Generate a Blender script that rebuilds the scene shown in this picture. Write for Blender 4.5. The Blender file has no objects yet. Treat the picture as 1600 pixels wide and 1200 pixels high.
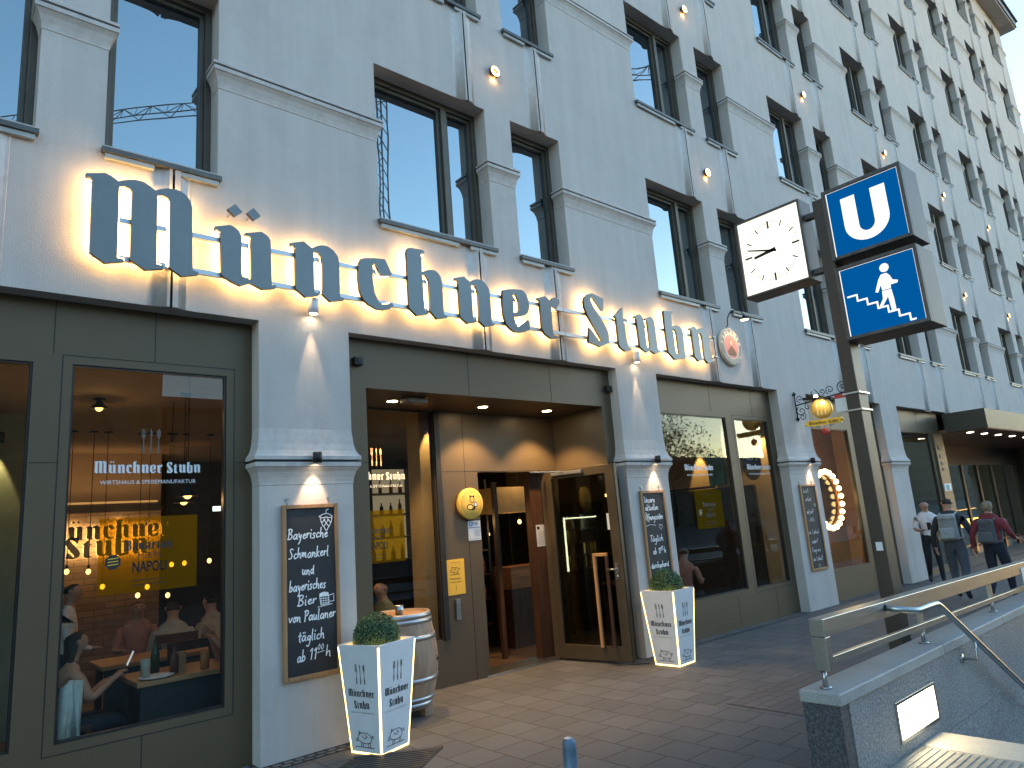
import bpy, math, random
from mathutils import Vector, Matrix
from mathutils.geometry import tessellate_polygon
random.seed(7)
R = math.radians
sc = bpy.context.scene
COL = sc.collection

# ------------------------------------------------------------------ camera
cam = bpy.data.cameras.new('camera')
cam.sensor_fit = 'HORIZONTAL'; cam.sensor_width = 36.0
cam.lens = 1085.04 / 1600 * 36.0
cam.clip_start = 0.05; cam.clip_end = 1000
cam_o = bpy.data.objects.new('camera', cam); COL.objects.link(cam_o)
yaw, pitch, roll = 0.72579495, 0.20008529, -0.07734775
fw = Vector((math.sin(yaw) * math.cos(pitch), math.cos(yaw) * math.cos(pitch), math.sin(pitch)))
rt = Vector((math.cos(yaw), -math.sin(yaw), 0)); up = rt.cross(fw)
r2 = rt * math.cos(roll) + up * math.sin(roll); u2 = -rt * math.sin(roll) + up * math.cos(roll)
m = Matrix((r2, u2, -fw)).transposed().to_4x4(); m.translation = Vector((0, -5.3, 1.55))
cam_o.matrix_world = m
sc.camera = cam_o

# ------------------------------------------------------------------ sky, sun, exposure
SUN_EL, SUN_AZ = R(5.0), R(116.0)          # dusk; azimuth counted from +Y (into the building) towards +X (down the street)
w = bpy.data.worlds.new('World'); sc.world = w; w.use_nodes = True
nt = w.node_tree
sky = nt.nodes.new('ShaderNodeTexSky'); sky.sky_type = 'NISHITA'; sky.sun_disc = False
sky.sun_elevation = SUN_EL; sky.sun_rotation = SUN_AZ
sky.air_density = 1.0; sky.dust_density = 0.15; sky.ozone_density = 2.0
nt.links.new(sky.outputs[0], nt.nodes['Background'].inputs[0])
nt.nodes['Background'].inputs[1].default_value = 0.15
sun = bpy.data.lights.new('sun', 'SUN'); sun.energy = 0.02; sun.angle = R(12); sun.color = (1, .86, .7)
sun_o = bpy.data.objects.new('sun', sun); COL.objects.link(sun_o)
sd = Vector((math.sin(SUN_AZ) * math.cos(SUN_EL), math.cos(SUN_AZ) * math.cos(SUN_EL), math.sin(SUN_EL)))
sun_o.rotation_euler = sd.to_track_quat('Z', 'Y').to_euler(); sun_o.location = (60, 20, 40)
sc.view_settings.view_transform = 'Standard'; sc.view_settings.look = 'None'
sc.view_settings.gamma = 1; sc.view_settings.exposure = 2.86
LM = 0.41          # dusk: lamp strengths relative to the exposure
sc.render.engine = 'CYCLES'
sc.cycles.use_denoising = True
try: sc.cycles.denoiser = 'OPENIMAGEDENOISE'
except Exception: pass
sc.cycles.max_bounces = 6; sc.cycles.transparent_max_bounces = 12
sc.cycles.caustics_reflective = False; sc.cycles.caustics_refractive = False
sc.cycles.sample_clamp_indirect = 4.0

# ------------------------------------------------------------------ materials
def nodes(name):
    mt = bpy.data.materials.new(name); mt.use_nodes = True
    n = mt.node_tree; n.nodes.clear(); return mt, n
def N(n, t, **kw):
    nd = n.nodes.new(t)
    for k, v in kw.items():
        if k in nd.inputs: nd.inputs[k].default_value = v
        else: setattr(nd, k, v)
    return nd
def mat(name, col, rough=.6, metal=0., var=.15, vs=6., bump=0., bs=80., spec=.5, stain=0., coat=0., stretch=None, pits=0.):
    mt, n = nodes(name)
    out = N(n, 'ShaderNodeOutputMaterial'); p = N(n, 'ShaderNodeBsdfPrincipled')
    p.inputs['Roughness'].default_value = rough; p.inputs['Metallic'].default_value = metal
    p.inputs['Specular IOR Level'].default_value = spec; p.inputs['Coat Weight'].default_value = coat
    tc = N(n, 'ShaderNodeTexCoord'); src = tc.outputs['Object']
    if stretch:
        mp = N(n, 'ShaderNodeMapping'); mp.inputs['Scale'].default_value = stretch
        n.links.new(src, mp.inputs[0]); src = mp.outputs[0]
    nz = N(n, 'ShaderNodeTexNoise', Scale=vs, Detail=5., Roughness=.6); n.links.new(src, nz.inputs['Vector'])
    rp = N(n, 'ShaderNodeValToRGB')
    a = [max(0, c * (1 - var)) for c in col]; b = [min(1, c * (1 + var)) for c in col]
    rp.color_ramp.elements[0].color = (*a, 1); rp.color_ramp.elements[1].color = (*b, 1)
    rp.color_ramp.elements[0].position = .3; rp.color_ramp.elements[1].position = .7
    n.links.new(nz.outputs[0], rp.inputs[0]); c = rp.outputs[0]
    if stain:
        n2 = N(n, 'ShaderNodeTexNoise', Scale=1.1, Detail=8., Roughness=.72); n.links.new(src, n2.inputs['Vector'])
        r2 = N(n, 'ShaderNodeValToRGB'); r2.color_ramp.elements[0].position = .54; r2.color_ramp.elements[1].position = .78
        n.links.new(n2.outputs[0], r2.inputs[0])
        mm = N(n, 'ShaderNodeMath', operation='MULTIPLY'); mm.inputs[1].default_value = stain; n.links.new(r2.outputs[0], mm.inputs[0])
        mx = N(n, 'ShaderNodeMixRGB'); mx.inputs[2].default_value = (*[q * .42 for q in col], 1)
        n.links.new(mm.outputs[0], mx.inputs[0]); n.links.new(c, mx.inputs[1]); c = mx.outputs[0]
    if pits:
        sm_ = N(n, 'ShaderNodeMapping'); sm_.inputs['Scale'].default_value = (3.2, 3.2, .22); n.links.new(tc.outputs['Object'], sm_.inputs[0])
        n5 = N(n, 'ShaderNodeTexNoise', Scale=2.0, Detail=6., Roughness=.65); n.links.new(sm_.outputs[0], n5.inputs['Vector'])
        r5 = N(n, 'ShaderNodeMapRange'); r5.inputs[1].default_value = .35; r5.inputs[2].default_value = .75; r5.inputs[3].default_value = 1.03; r5.inputs[4].default_value = .89; n.links.new(n5.outputs[0], r5.inputs[0])
        x5 = N(n, 'ShaderNodeMixRGB', blend_type='MULTIPLY'); x5.inputs[0].default_value = 1.0; n.links.new(c, x5.inputs[1]); n.links.new(r5.outputs[0], x5.inputs[2]); c = x5.outputs[0]
        n4 = N(n, 'ShaderNodeTexNoise', Scale=26., Detail=4., Roughness=.75); n.links.new(src, n4.inputs['Vector'])
        r4 = N(n, 'ShaderNodeValToRGB'); r4.color_ramp.elements[0].position = .675; r4.color_ramp.elements[1].position = .74; n.links.new(n4.outputs[0], r4.inputs[0])
        m4 = N(n, 'ShaderNodeMath', operation='MULTIPLY'); m4.inputs[1].default_value = pits; n.links.new(r4.outputs[0], m4.inputs[0])
        x4 = N(n, 'ShaderNodeMixRGB'); x4.inputs[2].default_value = (*[q * .3 for q in col], 1)
        n.links.new(m4.outputs[0], x4.inputs[0]); n.links.new(c, x4.inputs[1]); c = x4.outputs[0]
    n.links.new(c, p.inputs['Base Color'])
    rr = N(n, 'ShaderNodeMapRange'); rr.inputs[3].default_value = max(.02, rough - .07); rr.inputs[4].default_value = min(1, rough + .07)
    n.links.new(nz.outputs[0], rr.inputs[0]); n.links.new(rr.outputs[0], p.inputs['Roughness'])
    if bump:
        nb = N(n, 'ShaderNodeTexNoise', Scale=bs, Detail=3.); n.links.new(src, nb.inputs['Vector'])
        bp = N(n, 'ShaderNodeBump', Strength=bump, Distance=.01); n.links.new(nb.outputs[0], bp.inputs['Height'])
        n.links.new(bp.outputs[0], p.inputs['Normal'])
    n.links.new(p.outputs[0], out.inputs[0]); return mt
def emat(name, col, s):
    mt, n = nodes(name)
    out = N(n, 'ShaderNodeOutputMaterial'); e = N(n, 'ShaderNodeEmission', Strength=s * LM); e.inputs[0].default_value = (*col, 1)
    n.links.new(e.outputs[0], out.inputs[0]); return mt
def glassmat(name, ior=1.45, tint=(.92, .93, .9), dark=None, wave=.0, rough=0.0):
    mt, n = nodes(name)
    out = N(n, 'ShaderNodeOutputMaterial'); mx = N(n, 'ShaderNodeMixShader')
    fr = N(n, 'ShaderNodeFresnel', IOR=ior); gl = N(n, 'ShaderNodeBsdfGlossy', Roughness=rough)
    gl.inputs[0].default_value = (.86, .98, 1, 1)
    if dark:
        bs = N(n, 'ShaderNodeBsdfDiffuse'); bs.inputs[0].default_value = (*dark, 1)
    else:
        bs = N(n, 'ShaderNodeBsdfTransparent'); bs.inputs[0].default_value = (*tint, 1)
    if wave:
        tc = N(n, 'ShaderNodeTexCoord'); nb = N(n, 'ShaderNodeTexNoise', Scale=1.7, Detail=1.)
        n.links.new(tc.outputs['Object'], nb.inputs['Vector'])
        bp = N(n, 'ShaderNodeBump', Strength=wave, Distance=.02); n.links.new(nb.outputs[0], bp.inputs['Height'])
        n.links.new(bp.outputs[0], gl.inputs['Normal'])
    ge = N(n, 'ShaderNodeNewGeometry'); fs = N(n, 'ShaderNodeMath', operation='SUBTRACT'); fs.inputs[0].default_value = 1.0
    n.links.new(ge.outputs['Backfacing'], fs.inputs[1]); fm = N(n, 'ShaderNodeMath', operation='MULTIPLY')   # no total reflection inside the thin pane
    n.links.new(fr.outputs[0], fm.inputs[0]); n.links.new(fs.outputs[0], fm.inputs[1])
    n.links.new(fm.outputs[0], mx.inputs[0]); n.links.new(bs.outputs[0], mx.inputs[1]); n.links.new(gl.outputs[0], mx.inputs[2])
    n.links.new(mx.outputs[0], out.inputs[0]); return mt
def brickmat(name, c1, c2, mortar, bw, bh, ms=.006, rough=.75, offset=.5, rot=0., plane='xy', bump=.3, var=.5, shift=0.):
    mt, n = nodes(name)
    out = N(n, 'ShaderNodeOutputMaterial'); p = N(n, 'ShaderNodeBsdfPrincipled', Roughness=rough)
    tc = N(n, 'ShaderNodeTexCoord'); mp = N(n, 'ShaderNodeMapping'); n.links.new(tc.outputs['Object'], mp.inputs[0])
    if plane == 'xz': mp.inputs['Rotation'].default_value = (R(-90), 0, rot)
    else: mp.inputs['Rotation'].default_value = (0, 0, rot); mp.inputs['Location'].default_value = (.1, shift, 0)
    nw = N(n, 'ShaderNodeTexNoise', Scale=1.6, Detail=2.); n.links.new(mp.outputs[0], nw.inputs['Vector'])
    wv = N(n, 'ShaderNodeMixRGB', blend_type='LINEAR_LIGHT'); wv.inputs[0].default_value = .006
    n.links.new(mp.outputs[0], wv.inputs[1]); n.links.new(nw.outputs['Color'], wv.inputs[2])
    b = N(n, 'ShaderNodeTexBrick'); b.offset = offset; b.squash = 1
    b.inputs['Scale'].default_value = 1; b.inputs['Brick Width'].default_value = bw; b.inputs['Row Height'].default_value = bh
    b.inputs['Mortar Size'].default_value = ms; b.inputs['Mortar Smooth'].default_value = .3; b.inputs['Bias'].default_value = 0
    b.inputs['Color1'].default_value = (*c1, 1); b.inputs['Color2'].default_value = (*c2, 1); b.inputs['Mortar'].default_value = (*mortar, 1)
    n.links.new(wv.outputs[0], b.inputs['Vector'])
    nz = N(n, 'ShaderNodeTexNoise', Scale=2.2, Detail=7., Roughness=.65); n.links.new(tc.outputs['Object'], nz.inputs['Vector'])
    mr = N(n, 'ShaderNodeMapRange'); mr.inputs[3].default_value = 1 - var; mr.inputs[4].default_value = 1 + var
    n.links.new(nz.outputs[0], mr.inputs[0])
    ml = N(n, 'ShaderNodeMixRGB', blend_type='MULTIPLY'); ml.inputs[0].default_value = 1
    n.links.new(b.outputs[0], ml.inputs[1]); n.links.new(mr.outputs[0], ml.inputs[2]); n.links.new(ml.outputs[0], p.inputs['Base Color'])
    n3 = N(n, 'ShaderNodeTexNoise', Scale=120., Detail=2.); n.links.new(tc.outputs['Object'], n3.inputs['Vector'])
    ad = N(n, 'ShaderNodeMath', operation='MULTIPLY_ADD'); ad.inputs[1].default_value = -1.5; n.links.new(b.outputs['Fac'], ad.inputs[0]); n.links.new(n3.outputs[0], ad.inputs[2])
    bp = N(n, 'ShaderNodeBump', Strength=bump, Distance=.008); n.links.new(ad.outputs[0], bp.inputs['Height']); n.links.new(bp.outputs[0], p.inputs['Normal'])
    r2 = N(n, 'ShaderNodeMapRange'); r2.inputs[3].default_value = rough - .2; r2.inputs[4].default_value = rough + .1
    n.links.new(nz.outputs[0], r2.inputs[0]); n.links.new(r2.outputs[0], p.inputs['Roughness'])
    n.links.new(p.outputs[0], out.inputs[0]); return mt
def granite(name, c, dark, light, rough=.5, sc_=140.):
    mt, n = nodes(name)
    out = N(n, 'ShaderNodeOutputMaterial'); p = N(n, 'ShaderNodeBsdfPrincipled', Roughness=rough)
    tc = N(n, 'ShaderNodeTexCoord')
    v = N(n, 'ShaderNodeTexNoise', Scale=sc_, Detail=4., Roughness=.8); n.links.new(tc.outputs['Object'], v.inputs['Vector'])
    rp = N(n, 'ShaderNodeValToRGB'); e = rp.color_ramp.elements
    e[0].position = .32; e[0].color = (*dark, 1); e[1].position = .72; e[1].color = (*light, 1)
    k = e.new(.5); k.color = (*c, 1)
    n.links.new(v.outputs[0], rp.inputs[0])
    nz = N(n, 'ShaderNodeTexNoise', Scale=1.6, Detail=8., Roughness=.7); n.links.new(tc.outputs['Object'], nz.inputs['Vector'])
    mr = N(n, 'ShaderNodeMapRange'); mr.inputs[3].default_value = .55; mr.inputs[4].default_value = 1.45; n.links.new(nz.outputs[0], mr.inputs[0])
    ml = N(n, 'ShaderNodeMixRGB', blend_type='MULTIPLY'); ml.inputs[0].default_value = 1
    n.links.new(rp.outputs[0], ml.inputs[1]); n.links.new(mr.outputs[0], ml.inputs[2]); n.links.new(ml.outputs[0], p.inputs['Base Color'])
    bp = N(n, 'ShaderNodeBump', Strength=.15, Distance=.004); n.links.new(v.outputs[0], bp.inputs['Height']); n.links.new(bp.outputs[0], p.inputs['Normal'])
    n.links.new(p.outputs[0], out.inputs[0]); return mt
def woodmat(name, col, rough=.55, axis='z', dark=.5, scale=9.):
    st = {'z': (scale, scale, .6), 'x': (.6, scale, scale), 'y': (scale, .6, scale)}[axis]
    return mat(name, col, rough, var=dark, vs=3., stretch=st, bump=.08, bs=9.)

WARM = (1, .62, .22); WARMW = (1, .78, .45)
PL = mat('plaster', (.55, .50, .466), .85, var=.05, vs=2.5, bump=.35, bs=140, stain=.30, pits=.5)
PLT = mat('plaster_trim', (.55, .50, .466), .8, var=.10, vs=14, bump=.25, bs=120, stain=.45, pits=.6)
BRZ = mat('bronze_panel', (.115, .082, .046), .5, .2, var=.05, vs=1.3, bump=.02, bs=200)
BRW = mat('brown_panel', (.115, .082, .05), .45, .25, var=.04, vs=1.2, bump=.02, bs=200)
FRM = mat('window_frame_bronze', (.105, .088, .065), .5, .15, var=.15, vs=9)
DKF = mat('dark_frame', (.03, .028, .026), .4, .3, var=.15)
BLK = mat('black_seam', (.012, .012, .012), .6, var=.1)
SIL = mat('sill_metal', (.10, .10, .095), .5, .3, var=.2)
SLP = mat('sill_drip', (.36, .37, .36), .5, .2, var=.15)
GLU = glassmat('upper_glass', 3.6, dark=(.010, .016, .024), wave=.06)
GLS = glassmat('shop_glass', 1.5, tint=(.86, .87, .84), wave=.03)
GRY = mat('letter_face', (.165, .18, .182), .40, .4, var=.08, vs=3)
ALU = mat('aluminium', (.42, .43, .44), .35, .8, var=.12)
STEEL = mat('stainless_steel', (.40, .415, .41), .33, 1., var=.12, vs=4, stretch=(1, 18, 18), bump=.02, bs=120)
BLKM = mat('black_metal', (.02, .02, .022), .45, .5, var=.2)
CHALKB = mat('chalkboard', (.022, .024, .028), .7, var=.25, vs=5)
CHALK = mat('chalk', (.88, .88, .88), .9, var=.12, vs=60)
WOODF = woodmat('pine_frame', (.36, .19, .085), .5, 'z', .3)
WOODD = woodmat('dark_wood', (.06, .026, .014), .4, 'z', .4)
WOODT = woodmat('table_wood', (.42, .22, .10), .45, 'x', .3)
WHT = mat('white_vinyl', (.74, .75, .77), .5, var=.04)
GOLD = mat('gold_leaf', (.85, .52, .11), .4, .55, var=.12)
YEL = mat('yellow_sheet', (.80, .50, .05), .6, var=.08)
INK = mat('black_ink', (.02, .02, .02), .6, var=.1)
REDM = mat('red_enamel', (.55, .05, .04), .4, var=.1)
BLUEG = mat('blue_grey_paint', (.10, .16, .22), .5, .2, var=.3, vs=12, bump=.1, bs=40)
POLEM = mat('pole_bronze', (.055, .043, .036), .45, .2, var=.18, vs=4)
GRAN = granite('granite', (.22, .225, .23), (.05, .05, .055), (.46, .47, .47), sc_=62.)
GRAND = granite('granite_dark', (.055, .058, .065), (.015, .015, .02), (.17, .18, .19), sc_=55.)
GRANL = granite('granite_coping', (.32, .32, .31), (.2, .2, .2), (.45, .45, .44), .55)
PAVE = brickmat('paving', (.088, .084, .082), (.116, .111, .108), (.024, .023, .022), .30, .305, .0055, .72, var=.4, rot=R(90), shift=.07)
PAVR = brickmat('paving_red', (.094, .084, .079), (.116, .102, .096), (.03, .024, .022), .20, .10, .004, .75, var=.35)
COB = brickmat('cobble', (.12, .115, .11), (.2, .19, .18), (.025, .024, .022), .085, .08, .012, .8, bump=.8)
STEPM = granite('step_stone', (.40, .37, .31), (.24, .22, .18), (.52, .49, .42), .5)
ASPH = mat('asphalt', (.05, .05, .052), .85, var=.25, vs=5, bump=.3, bs=200)
SKIN = mat('skin', (.46, .25, .17), .55, var=.08)
LAMPB = emat('lamp_bulb', (1, .60, .16), 1.6)
LAMPS = emat('lamp_soft', (1, .78, .42), 3)

# ------------------------------------------------------------------ mesh helpers
class MB:
    def __init__(s): s.v = []; s.f = []; s.m = []; s.s = []
    def add(s, vs, fs, m=0, sm=False):
        o = len(s.v); s.v += [tuple(x) for x in vs]
        for f in fs: s.f.append([i + o for i in f]); s.m.append(m); s.s.append(sm)
        return s
    def box(s, x0, x1, y0, y1, z0, z1, m=0):
        return s.add([(x0,y0,z0),(x1,y0,z0),(x1,y1,z0),(x0,y1,z0),(x0,y0,z1),(x1,y0,z1),(x1,y1,z1),(x0,y1,z1)],
              [(0,3,2,1),(4,5,6,7),(0,1,5,4),(1,2,6,5),(2,3,7,6),(3,0,4,7)], m)
    def hexa(s, a, b, m=0):   # a, b: two quads (four points each, same winding)
        return s.add(list(a) + list(b), [(3,2,1,0),(4,5,6,7),(0,1,5,4),(1,2,6,5),(2,3,7,6),(3,0,4,7)], m)
    def bar(s, p0, p1, w, h, m=0, upv=(0,0,1)):
        p0 = Vector(p0); p1 = Vector(p1); d = (p1 - p0).normalized(); u = Vector(upv)
        if abs(d.dot(u)) > .95: u = Vector((0,1,0))
        r = d.cross(u).normalized(); u = r.cross(d)
        q = [r*(-w/2)+u*(-h/2), r*(w/2)+u*(-h/2), r*(w/2)+u*(h/2), r*(-w/2)+u*(h/2)]
        return s.hexa([p0 + k for k in q], [p1 + k for k in q], m)
    def tube(s, path, r, n=8, m=0, closed=False, sm=True):
        P = [Vector(p) for p in path]; k = len(P); rs = r if isinstance(r, (list, tuple)) else [r] * k
        T = []
        for i in range(k):
            a = P[(i-1) % k] if (closed or i) else P[i]; b = P[(i+1) % k] if (closed or i < k-1) else P[i]
            T.append((b - a).normalized())
        u = Vector((0,0,1)) if abs(T[0].z) < .9 else Vector((0,1,0))
        vs = []
        for i in range(k):
            u = (u - T[i] * u.dot(T[i])).normalized(); rr = T[i].cross(u)
            for j in range(n):
                a = 2*math.pi*j/n; vs.append(P[i] + (u*math.cos(a) + rr*math.sin(a)) * rs[i])
        fs = []
        for i in range(k if closed else k-1):
            i2 = (i+1) % k
            for j in range(n): fs.append((i*n+j, i2*n+j, i2*n+(j+1)%n, i*n+(j+1)%n))
        s.add(vs, fs, m, sm)
        if not closed:
            o = len(s.v) - len(vs)
            s.f.append([o+j for j in range(n)]); s.m.append(m); s.s.append(False)
            s.f.append([o+(k-1)*n+j for j in reversed(range(n))]); s.m.append(m); s.s.append(False)
        return s
    def cyl(s, p0, p1, r0, r1=None, n=16, m=0): return s.tube([p0, p1], [r0, r0 if r1 is None else r1], n, m)
    def lathe(s, prof, c=(0,0,0), n=24, m=0, axis='z', sm=True, mats=None):
        vs = []
        for r, z in prof:
            for j in range(n):
                a = 2*math.pi*j/n; x, y = r*math.cos(a), r*math.sin(a)
                p = (x, y, z) if axis == 'z' else ((x, z, y) if axis == 'y' else (z, x, y))
                vs.append((c[0]+p[0], c[1]+p[1], c[2]+p[2]))
        o = len(s.v); s.v += vs
        for i in range(len(prof)-1):
            for j in range(n):
                s.f.append([o+i*n+j, o+i*n+(j+1)%n, o+(i+1)*n+(j+1)%n, o+(i+1)*n+j]); s.m.append(mats[i] if mats else m); s.s.append(sm)
        return s
    def ball(s, c, r, m=0, n=12, k=8, sz=1.):
        pr = [(max(1e-4, r*math.sin(math.pi*i/k)), -r*math.cos(math.pi*i/k)*sz) for i in range(k+1)]
        return s.lathe(pr, c, n, m)
    def prism(s, rings, fn, d0, d1, m=0, mside=None, mback=None):
        rings = [list(r) for r in rings]
        flat = [p for r in rings for p in r]
        tri = tessellate_polygon([[Vector((a, b, 0)) for a, b in r] for r in rings])
        o = len(s.v); k = len(flat)
        s.v += [tuple(fn(a, b, d0)) for a, b in flat] + [tuple(fn(a, b, d1)) for a, b in flat]
        for t in tri:
            s.f.append([o+i for i in t]); s.m.append(m); s.s.append(False)
            if d1 != d0: s.f.append([o+k+i for i in reversed(t)]); s.m.append(m if mback is None else mback); s.s.append(False)
        if d1 != d0:
            b = 0
            for r in rings:
                L = len(r)
                for i in range(L):
                    j = (i+1) % L
                    s.f.append([o+b+i, o+b+j, o+k+b+j, o+k+b+i]); s.m.append(m if mside is None else mside); s.s.append(False)
                b += L
        return s
    def ribbon(s, pts, wd, fn, m=0):
        P = [Vector((a, b, 0)) for a, b in pts]
        for i in range(len(P)-1):
            d = P[i+1] - P[i]
            if d.length < 1e-6: continue
            d.normalize(); nn = Vector((-d.y, d.x, 0)) * wd/2; e = d * wd * .35
            q = [P[i]-e+nn, P[i]-e-nn, P[i+1]+e-nn, P[i+1]+e+nn]
            s._n = getattr(s, '_n', 0) + 1; dd = -(s._n % 60) * 1.6e-5      # never two strokes in one plane
            s.add([fn(k.x, k.y, dd) for k in q], [(0,1,2,3)], m)
        return s
    def build(s, name, mats, parent=None, origin=None, bevel=0., sub=0, seg=2):
        me = bpy.data.meshes.new(name)
        og = Vector(parent['_o']) if parent is not None else Vector(origin or (0,0,0))
        me.from_pydata([tuple(Vector(p) - og) for p in s.v], [], s.f)
        for mt in (mats if isinstance(mats, (list, tuple)) else [mats]): me.materials.append(mt)
        me.polygons.foreach_set('material_index', s.m); me.polygons.foreach_set('use_smooth', s.s)
        import bmesh
        bm = bmesh.new(); bm.from_mesh(me); bmesh.ops.recalc_face_normals(bm, faces=bm.faces); bm.to_mesh(me); bm.free()
        me.update()
        o = bpy.data.objects.new(name, me); COL.objects.link(o)
        o['_o'] = tuple(og)
        if parent is not None: o.parent = parent
        else: o.location = og
        if bevel:
            b = o.modifiers.new('bevel', 'BEVEL'); b.width = bevel; b.segments = seg; b.limit_method = 'ANGLE'; b.angle_limit = R(40)
        if sub:
            b = o.modifiers.new('sub', 'SUBSURF'); b.levels = sub; b.render_levels = sub
        return o
def tag(o, label=None, cat=None, group=None, kind=None):
    if label: o['label'] = label
    if cat: o['category'] = cat
    if group: o['group'] = group
    if kind: o['kind'] = kind
    return o
def thing(name, label, cat, loc=(0,0,0), rotz=0., group=None, local=False):
    o = bpy.data.objects.new(name, None); COL.objects.link(o); o.location = loc; o.rotation_euler = (0, 0, rotz)
    o.empty_display_size = .1
    if local: o['_o'] = (0., 0., 0.)
    else: o['_o'] = tuple(loc)
    return tag(o, label, cat, group)
def copy_thing(o, loc, label=None, parent=None):
    c = o.copy(); COL.objects.link(c)
    if parent is not None: c.parent = parent
    elif loc is not None: c.location = loc
    if label: c['label'] = label
    for ch in list(o.children): copy_thing(ch, None, None, c)
    return c
def lamp(name, typ, parent, loc, energy, col=WARM, **kw):
    l = bpy.data.lights.new(name, typ); l.energy = energy * LM; l.color = col
    for k, v in kw.items(): setattr(l, k, v)
    o = bpy.data.objects.new(name, l); COL.objects.link(o)
    og = Vector(parent['_o']) if parent is not None else Vector((0,0,0))
    o.location = Vector(loc) - og
    if parent is not None: o.parent = parent
    return o
def aim(o, d): o.rotation_euler = Vector(d).to_track_quat('-Z', 'Y').to_euler(); return o
def gz(x): return -.006 * max(0., x - 4)
def XZ(y): return lambda a, b, d: (a, y + d, b)         # a flat sheet facing the street

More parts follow.
